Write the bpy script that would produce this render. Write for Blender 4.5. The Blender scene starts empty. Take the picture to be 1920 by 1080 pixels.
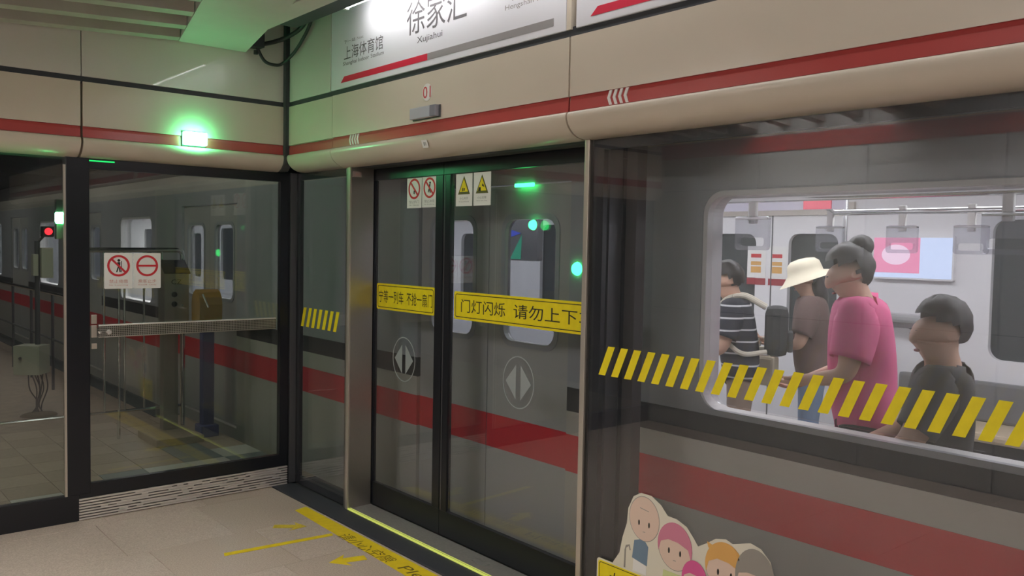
import bpy, bmesh, math, random
from mathutils import Vector, Matrix
from mathutils.geometry import tessellate_polygon
random.seed(7)
scene = bpy.context.scene
COL = scene.collection

# ------------------------------------------------------------------ camera
# X runs across the platform to the track, Y along the track to the end partition, Z up; camera 1.65 m up
F = 1607.79
def _n(v):
    v = Vector(v); v.normalize(); return v
AX = _n((2850 - 960, 498 - 540, F)); AY = _n((-410 - 960, 437 - 540, F)); AZ = _n(AX.cross(AY))
Rm = Matrix((AX, AY, AZ))                       # image axes (right, down, forward) -> place
right = Rm @ Vector((1, 0, 0)); up = Rm @ Vector((0, -1, 0)); back = Rm @ Vector((0, 0, -1))
cd = bpy.data.cameras.new('camera'); cam = bpy.data.objects.new('camera', cd); COL.objects.link(cam)
cd.sensor_fit = 'HORIZONTAL'; cd.sensor_width = 36.0; cd.lens = F / 1920 * 36.0
cd.clip_start = 0.02; cd.clip_end = 200
M3 = Matrix((right, up, back)).transposed().to_4x4(); M3.translation = (0, 0, 1.65)
cam.matrix_world = M3
scene.camera = cam

# ------------------------------------------------------------------ world, exposure
w = bpy.data.worlds.new('world'); scene.world = w; w.use_nodes = True
w.node_tree.nodes['Background'].inputs[0].default_value = (0.8, 0.9, 1.0, 1)
w.node_tree.nodes['Background'].inputs[1].default_value = 0.03
vs = scene.view_settings
scene.display_settings.display_device = 'sRGB'
vs.view_transform = 'Standard'; vs.look = 'None'; vs.gamma = 1.0; vs.exposure = 0.76
try: vs.use_curve_mapping = False
except Exception: pass
cy = scene.cycles
cy.use_denoising = True
cy.max_bounces = 10; cy.transparent_max_bounces = 32; cy.glossy_bounces = 6; cy.diffuse_bounces = 5
cy.caustics_reflective = False; cy.caustics_refractive = False
cy.sample_clamp_indirect = 6.0
# lamp strengths (every lamp is built further down with its own housing)
TUBE = 13.0; CEIL_FILL = 19.0; GREEN = 26.0; CARLIGHT = 7.0; TUNNEL_FILL = 26.0

# ------------------------------------------------------------------ materials
def S(r, g, b):
    f = lambda c: (c / 255 / 12.92) if c / 255 <= 0.04045 else ((c / 255 + 0.055) / 1.055) ** 2.4
    return (f(r), f(g), f(b), 1)
MATS = {}
def mat(name, col, rough=0.5, metal=0.0, emit=0.0, noise=0.0, nscale=30.0, bump=0.0, coat=0.0, spec=0.5, stretch=None):
    m = bpy.data.materials.new(name); m.use_nodes = True
    nt = m.node_tree; b = nt.nodes['Principled BSDF']
    b.inputs['Base Color'].default_value = col
    b.inputs['Roughness'].default_value = rough; b.inputs['Metallic'].default_value = metal
    b.inputs['Specular IOR Level'].default_value = spec
    if coat: b.inputs['Coat Weight'].default_value = coat; b.inputs['Coat Roughness'].default_value = 0.12
    if emit:
        b.inputs['Emission Color'].default_value = col; b.inputs['Emission Strength'].default_value = emit
    if noise or bump:
        tc = nt.nodes.new('ShaderNodeTexCoord'); mp = nt.nodes.new('ShaderNodeMapping')
        if stretch: mp.inputs['Scale'].default_value = stretch
        nz = nt.nodes.new('ShaderNodeTexNoise'); nz.inputs['Scale'].default_value = nscale; nz.inputs['Detail'].default_value = 6
        nt.links.new(tc.outputs['Object'], mp.inputs[0]); nt.links.new(mp.outputs[0], nz.inputs['Vector'])
        if noise:
            cr = nt.nodes.new('ShaderNodeValToRGB')
            cr.color_ramp.elements[0].position = 0.3; cr.color_ramp.elements[1].position = 0.7
            cr.color_ramp.elements[0].color = [c * (1 - noise) for c in col[:3]] + [1]
            cr.color_ramp.elements[1].color = [min(1, c * (1 + noise)) for c in col[:3]] + [1]
            nt.links.new(nz.outputs['Fac'], cr.inputs[0]); nt.links.new(cr.outputs[0], b.inputs['Base Color'])
        if bump:
            bp = nt.nodes.new('ShaderNodeBump'); bp.inputs['Strength'].default_value = bump; bp.inputs['Distance'].default_value = 0.002
            nt.links.new(nz.outputs['Fac'], bp.inputs['Height']); nt.links.new(bp.outputs[0], b.inputs['Normal'])
    MATS[name] = m
    return m
def glass(name, tint, r0=0.045, rough=0.0, veil=0.0):
    m = bpy.data.materials.new(name); m.use_nodes = True; nt = m.node_tree; nt.nodes.clear()
    N = nt.nodes.new; L = nt.links.new
    out = N('ShaderNodeOutputMaterial'); tr = N('ShaderNodeBsdfTransparent'); gl = N('ShaderNodeBsdfGlossy'); mx = N('ShaderNodeMixShader')
    tr.inputs[0].default_value = (*tint, 1); gl.inputs['Roughness'].default_value = rough; gl.inputs[0].default_value = (1, 1, 1, 1)
    ge = N('ShaderNodeNewGeometry'); dt = N('ShaderNodeVectorMath'); dt.operation = 'DOT_PRODUCT'
    L(ge.outputs['Normal'], dt.inputs[0]); L(ge.outputs['Incoming'], dt.inputs[1])
    ab = N('ShaderNodeMath'); ab.operation = 'ABSOLUTE'; L(dt.outputs['Value'], ab.inputs[0])
    om = N('ShaderNodeMath'); om.operation = 'SUBTRACT'; om.inputs[0].default_value = 1.0; L(ab.outputs[0], om.inputs[1])
    pw = N('ShaderNodeMath'); pw.operation = 'POWER'; pw.inputs[1].default_value = 5.0; L(om.outputs[0], pw.inputs[0])
    ma = N('ShaderNodeMath'); ma.operation = 'MULTIPLY_ADD'; ma.inputs[1].default_value = 1 - r0; ma.inputs[2].default_value = r0; L(pw.outputs[0], ma.inputs[0])
    L(ma.outputs[0], mx.inputs[0]); L(tr.outputs[0], mx.inputs[1]); L(gl.outputs[0], mx.inputs[2])
    last = mx
    if veil:  # pale bluish veil mixed into the glass, standing in for flare haze
        df = N('ShaderNodeBsdfDiffuse'); df.inputs[0].default_value = (0.46, 0.48, 0.55, 1)
        m2 = N('ShaderNodeMixShader'); m2.inputs[0].default_value = veil
        L(mx.outputs[0], m2.inputs[1]); L(df.outputs[0], m2.inputs[2]); last = m2
    L(last.outputs[0], out.inputs[0]); MATS[name] = m
    return m
def emis(name, col, strength):
    m = bpy.data.materials.new(name); m.use_nodes = True; nt = m.node_tree; nt.nodes.clear()
    o = nt.nodes.new('ShaderNodeOutputMaterial'); e = nt.nodes.new('ShaderNodeEmission')
    e.inputs[0].default_value = (*col[:3], 1); e.inputs[1].default_value = strength; nt.links.new(e.outputs[0], o.inputs[0])
    MATS[name] = m; return m

cream = mat('cream_enamel', S(210, 199, 182), 0.32, noise=0.02, nscale=3, coat=0.25)
creamup = mat('pale_enamel', S(212, 208, 200), 0.3, noise=0.02, nscale=3, coat=0.8)
creamup.node_tree.nodes['Principled BSDF'].inputs['Coat Roughness'].default_value = 0.035
redst = mat('red_enamel', S(178, 72, 70), 0.3, coat=0.3)
dark = mat('dark_joint', S(58, 60, 66), 0.5)
black = mat('black_frame', S(27, 29, 35), 0.3)
frameg = mat('grey_frame', S(92, 92, 95), 0.35, metal=0.5)
steel = mat('brushed_steel', S(178, 172, 164), 0.33, metal=0.85, noise=0.06, nscale=60, stretch=(40, 40, 1))
bright = mat('bright_steel', S(222, 216, 210), 0.25, metal=0.45)
alum = mat('aluminium_edge', S(205, 196, 184), 0.3, metal=0.6)
sillm = mat('steel_sill', S(172, 168, 162), 0.42, metal=0.5, noise=0.08, nscale=80)
stone = mat('beige_granite', S(202, 184, 170), 0.24, noise=0.16, nscale=150, spec=0.5)
stone2 = mat('beige_granite_warm', S(197, 179, 164), 0.26, noise=0.16, nscale=140, spec=0.5)
grout = mat('grout', S(120, 106, 96), 0.8)
yellow = mat('yellow_vinyl', S(236, 216, 28), 0.45, noise=0.05, nscale=25)
yellowt = mat('yellow_floor_tape', S(244, 212, 36), 0.45, noise=0.06, nscale=25)
ink = mat('black_ink', S(38, 36, 34), 0.6)
greyink = mat('grey_ink', S(92, 88, 92), 0.6)
paleink = mat('pale_red_ink', S(205, 150, 140), 0.6)
redink = mat('red_ink', S(205, 48, 58), 0.5)
whitep = mat('white_vinyl', S(232, 230, 226), 0.45)
board = mat('white_sign_board', S(226, 226, 232), 0.35)
crimson = mat('crimson_print', S(212, 40, 70), 0.4)
greyprint = mat('grey_print', S(150, 146, 146), 0.4)
frost = mat('frosted_print', S(150, 156, 156), 0.5)
ledg = mat('lime_edge_light', S(214, 224, 110), 0.4, emit=0.28)
concrete = mat('soffit_paint', S(205, 208, 200), 0.6, noise=0.03, nscale=6)
slatm = mat('slat_paint', S(186, 180, 172), 0.6, noise=0.05, nscale=8)
darkceil = mat('dark_ceiling', S(70, 74, 78), 0.8)
cablem = mat('cable_rubber', S(40, 44, 46), 0.5)
wallp = mat('grey_wall_panel', S(186, 185, 184), 0.4, noise=0.03, nscale=4)
tunnelm = mat('tunnel_concrete', S(74, 78, 76), 0.8, noise=0.12, nscale=5, bump=0.3)
trackm = mat('track_bed', S(44, 42, 40), 0.9, noise=0.2, nscale=20, bump=0.5)
carbody = mat('train_silver_paint', S(166, 168, 174), 0.38, metal=0.1, noise=0.03, nscale=3)
carlow = mat('train_warm_silver', S(188, 184, 176), 0.4, metal=0.1, noise=0.03, nscale=3)
cardoor = mat('train_door_paint', S(176, 176, 174), 0.38)
carred = mat('train_red_stripe', S(212, 26, 42), 0.4)
carblk = mat('train_black_band', S(40, 40, 42), 0.4)
carin = mat('train_lining', S(226, 224, 226), 0.4)
carfloor = mat('train_floor', S(140, 138, 140), 0.5)
rubber = mat('window_gasket', S(30, 30, 32), 0.5)
seatm = mat('seat_plastic', S(198, 178, 150), 0.35)
chrome = mat('chrome_rail', S(225, 225, 225), 0.15, metal=1.0)
acryl = glass('clear_acrylic', (0.9, 0.9, 0.93), 0.06, 0.1, veil=0.12)
gl_psd = glass('tinted_screen_glass', (0.875, 0.885, 0.89), 0.065, 0.0, veil=0.022)
gl_end = glass('green_tinted_glass', (0.82, 0.845, 0.82), 0.06, 0.0, veil=0.022)
gl_car = glass('train_window_glass', (0.93, 0.94, 0.95), 0.03)
gl_cdoor = glass('train_door_glass', (0.62, 0.64, 0.66), 0.05)
gl_dark = mat('dark_far_window', S(58, 64, 66), 0.15)
em_tube = emis('tube_glow', (1.0, 0.98, 0.97), TUBE)
em_ceil_fill = emis('ceiling_lamp_glow', (1.0, 0.965, 0.94), CEIL_FILL)
em_green = emis('green_lamp_glow', (0.12, 1.0, 0.36), GREEN)
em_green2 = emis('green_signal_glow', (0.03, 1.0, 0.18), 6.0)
em_red = emis('red_signal_glow', (1.0, 0.02, 0.03), 2.5)
em_car = emis('car_light_glow', (1.0, 0.98, 1.0), CARLIGHT)
em_tun_fill = emis('tunnel_lamp_glow', (1.0, 0.97, 0.91), TUNNEL_FILL)
em_pink = emis('screen_pink', S(242, 150, 185), 0.9)
em_pale = emis('screen_pale', S(205, 215, 245), 1.0)
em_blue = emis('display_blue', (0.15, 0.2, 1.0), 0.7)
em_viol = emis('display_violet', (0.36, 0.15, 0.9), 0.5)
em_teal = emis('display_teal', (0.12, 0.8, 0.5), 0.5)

# ------------------------------------------------------------------ builders
class Fr:
    """2-D drawing frame on a surface: origin, u axis, v axis, outward normal."""
    def __init__(s, o, u, v):
        s.o = Vector(o); s.u = Vector(u); s.v = Vector(v); s.n = s.u.cross(s.v)
    def p(s, a, b, d=0.0): return s.o + s.u * a + s.v * b + s.n * d
def onB(x, y, z): return Fr((x, y, z), (0, -1, 0), (0, 0, 1))      # track-side surfaces seen from the platform
def onA(x, y, z): return Fr((x, y, z), (1, 0, 0), (0, 0, 1))       # end partition
def onF(x, y, z, a=0.0): return Fr((x, y, z), (math.cos(a), math.sin(a), 0), (-math.sin(a), math.cos(a), 0))

class MB:
    def __init__(s): s.v = []; s.f = []; s.sm = False
    def add(s, vs_, fs):
        k = len(s.v); s.v += [Vector(q) for q in vs_]; s.f += [tuple(i + k for i in f) for f in fs]; return s
    def box(s, a, b):
        x0, y0, z0 = [min(a[i], b[i]) for i in range(3)]; x1, y1, z1 = [max(a[i], b[i]) for i in range(3)]
        return s.add([(x0,y0,z0),(x1,y0,z0),(x1,y1,z0),(x0,y1,z0),(x0,y0,z1),(x1,y0,z1),(x1,y1,z1),(x0,y1,z1)],
                     [(0,3,2,1),(4,5,6,7),(0,1,5,4),(1,2,6,5),(2,3,7,6),(3,0,4,7)])
    def bbox(s, a, b, r=0.004):
        """box with chamfered edges"""
        bm = bmesh.new(); bmesh.ops.create_cube(bm, size=1)
        c = [(a[i] + b[i]) / 2 for i in range(3)]; d = [abs(b[i] - a[i]) for i in range(3)]
        for v in bm.verts: v.co = Vector([v.co[i] * d[i] + c[i] for i in range(3)])
        bmesh.ops.bevel(bm, geom=bm.edges[:], offset=min(r, min(d) * 0.45), segments=2, affect='EDGES', profile=0.6)
        bm.verts.index_update()
        s.add([v.co.copy() for v in bm.verts], [[v.index for v in f.verts] for f in bm.faces]); bm.free(); return s
    def ext(s, fr, pts, d0, d1, holes=()):
        """extruded 2-D outline (with holes) from depth d0 to d1 along the frame normal"""
        loops = [list(pts)] + [list(h) for h in holes]
        flat = [q for l in loops for q in l]
        tri = tessellate_polygon([[Vector((q[0], q[1], 0)) for q in l] for l in loops])
        n = len(flat); k = len(s.v)
        s.v += [fr.p(q[0], q[1], d1) for q in flat] + [fr.p(q[0], q[1], d0) for q in flat]
        for t in tri:
            a, b, c = [Vector(flat[i]) for i in t]
            ccw = (b - a).cross(c - a) if hasattr(b - a, 'cross') else 0
            t = t if ccw > 0 else (t[0], t[2], t[1])
            s.f.append(tuple(i + k for i in t)); s.f.append(tuple(i + k + n for i in reversed(t)))
        o = 0
        for li, l in enumerate(loops):
            m = len(l); area = sum(l[i][0] * l[(i+1) % m][1] - l[(i+1) % m][0] * l[i][1] for i in range(m))
            fl = (area > 0) == (li == 0)
            for i in range(m):
                a, b = o + i, o + (i + 1) % m
                q = (a + k + n, b + k + n, b + k, a + k)
                s.f.append(q if fl else tuple(reversed(q)))
            o += m
        return s
    def sweep(s, prof, axis, a, b):
        """closed profile of (x,z) or (y,z) points swept along Y or X"""
        n = len(prof)
        mk = (lambda q, t: (q[0], t, q[1])) if axis == 'y' else (lambda q, t: (t, q[0], q[1]))
        vs_ = [mk(q, a) for q in prof] + [mk(q, b) for q in prof]
        fs = [(i, (i + 1) % n, (i + 1) % n + n, i + n) for i in range(n)]
        tri = tessellate_polygon([[Vector((q[0], q[1], 0)) for q in prof]])
        fs += [tuple(t) for t in tri] + [tuple(i + n for i in t) for t in tri]
        return s.add(vs_, fs)
    def tube(s, pts, r, seg=10):
        pts = [Vector(q) for q in pts]; k = len(s.v); n = len(pts)
        rr = r if isinstance(r, (list, tuple)) else [r] * n
        ref = Vector((0, 0, 1))
        for i, q in enumerate(pts):
            t = (pts[min(i + 1, n - 1)] - pts[max(i - 1, 0)]).normalized()
            if abs(t.dot(ref)) > 0.95: ref = Vector((1, 0, 0)) if abs(t.x) < 0.9 else Vector((0, 1, 0))
            a = t.cross(ref).normalized(); b = t.cross(a)
            s.v += [q + (a * math.cos(j * 2 * math.pi / seg) + b * math.sin(j * 2 * math.pi / seg)) * rr[i] for j in range(seg)]
        for i in range(n - 1):
            for j in range(seg):
                A = k + i * seg; s.f.append((A + j, A + (j + 1) % seg, A + seg + (j + 1) % seg, A + seg + j))
        s.f.append(tuple(k + j for j in reversed(range(seg)))); s.f.append(tuple(k + (n - 1) * seg + j for j in range(seg)))
        s.sm = True
        return s
    def ball(s, c, r, seg=16, rings=10, zmin=-1.0):
        bm = bmesh.new(); bmesh.ops.create_uvsphere(bm, u_segments=seg, v_segments=rings, radius=1)
        if zmin > -1: bmesh.ops.delete(bm, geom=[v for v in bm.verts if v.co.z < zmin], context='VERTS')
        r = r if isinstance(r, (list, tuple)) else (r, r, r)
        bm.verts.index_update()
        s.add([(c[0] + v.co.x * r[0], c[1] + v.co.y * r[1], c[2] + v.co.z * r[2]) for v in bm.verts], [[v.index for v in f.verts] for f in bm.faces])
        bm.free(); s.sm = True; return s
    def build(s, name, m, parent=None, smooth=None):
        me = bpy.data.meshes.new(name)
        ob = bpy.data.objects.new(name, me); COL.objects.link(ob)
        if parent is not None:
            o = parent['_o'] if '_o' in parent else (0, 0, 0)
            o = Vector(o); ob.parent = parent; ob['_o'] = list(o)
        else:
            lo = [min(v[i] for v in s.v) for i in range(3)]; hi = [max(v[i] for v in s.v) for i in range(3)]
            o = Vector(((lo[0] + hi[0]) / 2, (lo[1] + hi[1]) / 2, lo[2])); ob.location = o; ob['_o'] = list(o)
        me.from_pydata([v - o for v in s.v], [], s.f); me.validate()
        bm = bmesh.new(); bm.from_mesh(me); bmesh.ops.recalc_face_normals(bm, faces=bm.faces[:]); bm.to_mesh(me); bm.free()
        if smooth if smooth is not None else s.sm:
            for p in me.polygons: p.use_smooth = True
            if smooth is None or smooth == 'auto':
                try: me.set_sharp_from_angle(angle=math.radians(40))
                except Exception: pass
        if isinstance(m, (list, tuple)):
            for q in m: me.materials.append(q)
        else: me.materials.append(m)
        return ob
def empty(name, o):
    e = bpy.data.objects.new(name, None); COL.objects.link(e); e.location = o; e['_o'] = list(o); e.empty_display_size = 0.1; return e
def tag(o, label=None, cat=None, group=None, kind=None):
    if label: o['label'] = label
    if cat: o['category'] = cat
    if group: o['group'] = group
    if kind: o['kind'] = kind
    return o
def rrect(x0, y0, x1, y1, r, seg=5):
    pts = []
    for cx, cy_, a0 in ((x1 - r, y1 - r, 0), (x0 + r, y1 - r, 90), (x0 + r, y0 + r, 180), (x1 - r, y0 + r, 270)):
        for i in range(seg + 1):
            a = math.radians(a0 + 90 * i / seg); pts.append((cx + r * math.cos(a), cy_ + r * math.sin(a)))
    return pts
def circ(cx, cy_, rx, ry=None, seg=28):
    ry = ry or rx
    return [(cx + rx * math.cos(i * 2 * math.pi / seg), cy_ + ry * math.sin(i * 2 * math.pi / seg)) for i in range(seg)]
def lettering(name, body, fr, x0, y0, x1, y1, m, parent, d=0.001, fit='both', shear=0.0):
    if ' ' in body:
        ws = body.split(' '); tot = len(body); k = 0
        for q in ws:
            a = x0 + (x1 - x0) * k / tot; b = x0 + (x1 - x0) * (k + len(q)) / tot; k += len(q) + 1
            low = (y1 - y0) * (0.0 if any(c in 'gpqyj' for c in q) or not any(c in 'gpqyj' for c in body) else 0.22)
            high = (y1 - y0) * (0.0 if any(c in 'bdfhklt' or c.isupper() for c in q) else 0.2)
            lettering(name, q, fr, a, y0 + low, b, y1 - high, m, parent, d, fit, shear)
        return
    cu = bpy.data.curves.new('txt', 'FONT'); cu.body = body
    cu.resolution_u = 3
    ob = bpy.data.objects.new('txt', cu); COL.objects.link(ob)
    dg = bpy.context.evaluated_depsgraph_get(); me = bpy.data.meshes.new_from_object(ob.evaluated_get(dg))
    bpy.data.objects.remove(ob); bpy.data.curves.remove(cu)
    xs = [v.co.x for v in me.vertices]; ys = [v.co.y for v in me.vertices]
    sx = (x1 - x0) / (max(xs) - min(xs)); sy = (y1 - y0) / (max(ys) - min(ys))
    b = MB()
    b.v = [fr.p(x0 + (v.co.x - min(xs)) * sx + shear * (v.co.y - min(ys)) * sy, y0 + (v.co.y - min(ys)) * sy, d) for v in me.vertices]
    b.f = [tuple(p.vertices) for p in me.polygons]
    bpy.data.meshes.remove(me)
    return b.build(name, m, parent)
def copy_tree(o, dv, parent=None):
    c = o.copy(); COL.objects.link(c); c.parent = parent
    if parent is None: c.location = o.location + Vector(dv)
    for ch in o.children: copy_tree(ch, dv, c)
    return c

XB, YA = 2.64, 5.40          # screen-door wall, end partition
FB, FA = 2.54, 5.30          # fascia faces
# ================================================================== STRUCTURE
# ---- floor and tiles
fl = tag(MB().box((-1.05, -9, -0.25), (2.50, YA, -0.012)).build('floor', grout), kind='structure')
random.seed(3)
TW, TH = 0.58, 0.61
ys = [YA, 5.245] + [5.245 - TH * k for k in range(1, 9)]
for r in range(len(ys) - 1):
    y1, y0 = ys[r], ys[r + 1]
    off = 1.426 if r == 0 else (1.35 if r != 2 else 1.455)
    x = off - TW * 5
    while x < 2.49:
        a, b = max(x, -1.04), min(x + TW, 2.49)
        if b - a > 0.02:
            MB().bbox((a + 0.0012, y0 + 0.0012, -0.012), (b - 0.0012, y1 - 0.0012, random.uniform(-0.0004, 0.0004)), 0.0012).build('tile', random.choice([stone, stone, stone2]), fl)
        x += TW
MB().box((-1.05, -9, -0.012), (2.49, ys[-1] - 0.001, 0.0)).build('floor_covering', stone, fl)
sill = tag(MB().bbox((2.492, -6, -0.25), (2.642, YA - 0.01, 0.006), 0.003).build('trim_1', dark), 'dark granite threshold strip along foot of screen doors', kind='structure')
plat = tag(MB().box((2.64, -9, -0.9), (2.86, 26, -0.004)).build('platform_edge', tunnelm), kind='structure')
bed = tag(MB().box((2.0, -9, -1.3), (7.4, 30, -1.15)).build('track_bed', trackm), kind='structure')
wtb = tag(MB().box((7.2, -9, -1.2), (7.4, 30, 3.6)).build('wall_tunnel', tunnelm), kind='structure')
wte = tag(MB().box((-2.0, 26, -1.2), (7.4, 26.2, 3.6)).build('wall_tunnel_end', tunnelm), kind='structure')
wtr = tag(MB().box((-1.2, -9.2, -1.2), (7.4, -9, 3.6)).build('wall_rear', wallp), kind='structure')
ceil = tag(MB().box((-1.2, -9, 3.35), (7.4, 30, 3.5)).build('ceiling', darkceil), kind='structure')

# ---- the room block on the platform, seen only mirrored in the glass: panels, joints, red cornice
wl = tag(MB().box((-1.3, -9, 0), (-1.075, YA, 3.35)).build('wall_left', dark), kind='structure')
jy = [5.39, 4.87, 4.25, 3.28, 2.3, 1.35, 0.4, -0.6, -1.8, -3.0]
for i in range(len(jy) - 1):
    for z0, z1 in ((0.0, 1.1), (1.106, 2.19), (2.196, 2.49), (2.62, 3.3)):
        MB().box((-1.08, jy[i + 1] + 0.004, z0), (-1.05, jy[i] - 0.004, z1)).build('wall_panel', wallp, wl)
MB().box((-1.08, -9, 2.49), (-1.04, 5.39, 2.62)).build('red_cornice', redst, wl)

# ---- fascia profile (offset behind the face, height)
def fascia_prof():
    return [(0.0, 2.536), (0.0, 2.286), (0.012, 2.286), (0.012, 2.224), (-0.004, 2.222), (-0.012, 2.214), (-0.014, 2.202), (-0.012, 2.188),
            (-0.004, 2.168), (0.010, 2.150), (0.030, 2.133), (0.055, 2.121), (0.085, 2.115), (0.125, 2.114), (0.125, 2.529), (0.012, 2.529), (0.012, 2.536)]
def fascia_stripe():
    return [(0.0, 2.2855), (0.007, 2.284), (0.004, 2.270), (0.0015, 2.2245), (0.0118, 2.2245), (0.0118, 2.2855)]
wa = tag(MB().box((-1.05, FA + 0.126, 2.115), (2.68, FA + 0.2, 3.35)).build('wall_end', dark), kind='structure')
jx = [-1.05, 0.10, 1.302, 2.528]
for i in range(3):
    a, b = jx[i] + 0.006, jx[i + 1] - 0.006
    q = MB().sweep([(FA + d, z) for d, z in fascia_prof()], 'x', a, b).build('fascia_panel', cream, wa, smooth='auto')
    MB().sweep([(FA + d, z) for d, z in fascia_stripe()], 'x', a, b).build('red_stripe', redst, q)
    MB().bbox((a - .004, FA + 0.004, 2.566), (b + .004, FA + 0.12, 3.30), 0.003).build('upper_panel', creamup, wa)
wb = tag(MB().box((FB + 0.126, -6, 2.115), (FB + 0.2, YA, 3.35)).build('wall_track', dark), kind='structure')
jyb = [5.268, 4.682, 2.634, 0.58, -1.47, -3.5]
for i in range(5):
    a, b = jyb[i + 1] + 0.005, jyb[i] - (0.005 if i else 0.0)
    dz = 0.006 if i == 0 else 0.0
    q = MB().sweep([(FB + d + (0.004 if i == 0 else 0), z) for d, z in fascia_prof()], 'y', a, b).build('fascia_panel', cream, wb, smooth='auto')
    MB().sweep([(FB + d + (0.004 if i == 0 else 0), z - dz * 0.9) for d, z in fascia_stripe()], 'y', a, b).build('red_stripe', redst, q)
MB().bbox((FB + 0.004, 4.715, 2.566), (FB + 0.12, 5.262, 3.30), 0.003).build('upper_panel', creamup, wb)
MB().box((FB + 0.012, -6, 2.53), (FB + 0.13, 5.27, 2.58)).build('joint_strip', dark, wb)
MB().box((-1.05, FA + 0.012, 2.53), (2.53, FA + 0.13, 2.58)).build('joint_strip', dark, wa)
# corner trim between the two fascias
ct = MB().box((2.520, 5.268, 2.21), (2.552, 5.31, 3.3)).build('corner_trim', dark, wb)
MB().sweep([(5.31, 2.23), (5.275, 2.22), (5.285, 2.16), (5.33, 2.12), (5.40, 2.115), (5.40, 2.23)], 'x', 2.518, 2.57).build('corner_cap', frameg, wb)

# ---- header box behind the fascia (holds the door drive), visible from the track
tag(MB().box((FB + 0.2, -6, 2.115), (2.90, YA, 2.9)).build('trim_2', tunnelm), kind='structure')
tag(MB().box((-1.05, FA + 0.2, 2.115), (2.90, 5.56, 2.9)).build('trim_3', tunnelm), kind='structure')

# ================================================================== END PARTITION
# fixed pane left of the post
w1 = tag(empty('window_1', (0.1, YA, 0)), kind='structure')
MB().box((-1.04, 5.385, 0.0), (1.297, 5.44, 0.155)).build('base_rail', black, w1)
MB().box((-1.04, 5.40, 0.15), (1.237, 5.412, 2.115)).build('pane', gl_end, w1)
MB().box((1.225, 5.384, 0.155), (1.237, 5.40, 2.07)).build('edge_trim', alum, w1)
pst = tag(MB().bbox((1.237, 5.383, 0.155), (1.362, 5.46, 2.118), 0.004).build('trim_4', black), 'black post between fixed pane and end door', kind='structure')
d1 = tag(empty('door_1', (1.95, YA, 0)), kind='structure')
MB().box((1.300, 5.386, 0.136), (2.600, 5.43, 0.212)).build('bottom_rail', black, d1)
MB().box((2.546, 5.386, 0.212), (2.605, 5.43, 2.06)).build('stile', black, d1)
MB().box((1.362, 5.386, 2.055), (2.605, 5.43, 2.118)).build('top_rail', black, d1)
MB().box((1.362, 5.402, 0.2), (2.55, 5.414, 2.07)).build('pane', gl_end, d1)
kp = MB().box((1.298, 5.398, 0.002), (2.603, 5.43, 0.135)).build('kick_plate', black, d1)
for k in range(8):
    z = 0.004 + k * 0.0165
    MB().bbox((1.298, 5.382, z), (2.603, 5.400, z + 0.0105), 0.0015).build('louvre_bar', bright, kp)
random.seed(11)
br = MB()
for k in range(7):
    z = 0.004 + k * 0.0165 + 0.0105; x = 1.40 + random.uniform(0, 0.25)
    while x < 2.56:
        l = random.choice([0.04, 0.09, 0.16, 0.22, 0.05]); br.box((x, 5.386, z), (min(x + l, 2.6), 5.40, z + 0.006)); x += l + random.choice([0.03, 0.05, 0.12, 0.2, 0.3])
br.build('louvre_web', bright, kp)
# perforated push bar
mpb = mat('perforated_steel', S(165, 163, 155), 0.3, metal=0.8)
nt = mpb.node_tree; bs = nt.nodes['Principled BSDF']
tc = nt.nodes.new('ShaderNodeTexCoord'); mp = nt.nodes.new('ShaderNodeMapping'); mp.inputs['Scale'].default_value = (95, 0.001, 95)
vo = nt.nodes.new('ShaderNodeTexVoronoi'); vo.inputs['Randomness'].default_value = 0.0; vo.inputs['Scale'].default_value = 1.0
cr = nt.nodes.new('ShaderNodeValToRGB'); cr.color_ramp.interpolation = 'CONSTANT'
cr.color_ramp.elements[0].color = (0.02, 0.02, 0.02, 1); cr.color_ramp.elements[1].position = 0.33; cr.color_ramp.elements[1].color = S(190, 188, 180)
nt.links.new(tc.outputs['Object'], mp.inputs[0]); nt.links.new(mp.outputs[0], vo.inputs['Vector']); nt.links.new(vo.outputs['Distance'], cr.inputs[0]); nt.links.new(cr.outputs[0], bs.inputs['Base Color'])
pb = MB().box((1.40, 5.352, 1.080), (2.50, 5.372, 1.140)).build('push_bar', mpb, d1)
MB().bbox((1.40, 5.350, 1.140), (2.50, 5.376, 1.150), 0.003).build('bar_lip', bright, pb)
MB().bbox((1.40, 5.350, 1.074), (2.50, 5.376, 1.080), 0.002).build('bar_lip', steel, pb)
for z0, z1 in ((1.155, 1.208), (1.075, 1.145), (1.008, 1.04)):
    MB().bbox((1.366, 5.372, z0), (1.396, 5.386, z1), 0.002).build('hinge_plate', alum, d1)
for x, r in ((1.405, 0.009), (1.456, 0.016)):
    MB().tube([(x, 5.356, 1.105), (x, 5.338, 1.105)], [r, r * 0.8], 16).build('bolt', bright, pb)
MB().box((2.33, 5.372, 1.09), (2.37, 5.402, 1.13)).build('bar_mount', steel, pb)
MB().box((1.46, 5.372, 1.09), (1.50, 5.402, 1.13)).build('bar_mount', steel, pb)
MB().box((1.36, 5.384, 2.098), (1.50, 5.3865, 2.106)).build('header_indicator', emis('indicator_glow', (0.03, 1.0, 0.2), 0.6), d1)  # thin green glowing strip added under the header

# corner post
cp = tag(empty('trim_5', (2.63, 5.40, 0)), kind='structure')
MB().box((2.608, 5.392, 0.0), (2.70, 5.46, 2.118)).build('post_core', black, cp)
MB().bbox((2.614, 5.375, 0.010), (2.660, 5.395, 2.118), 0.003).build('post_cover', frameg, cp)

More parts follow.
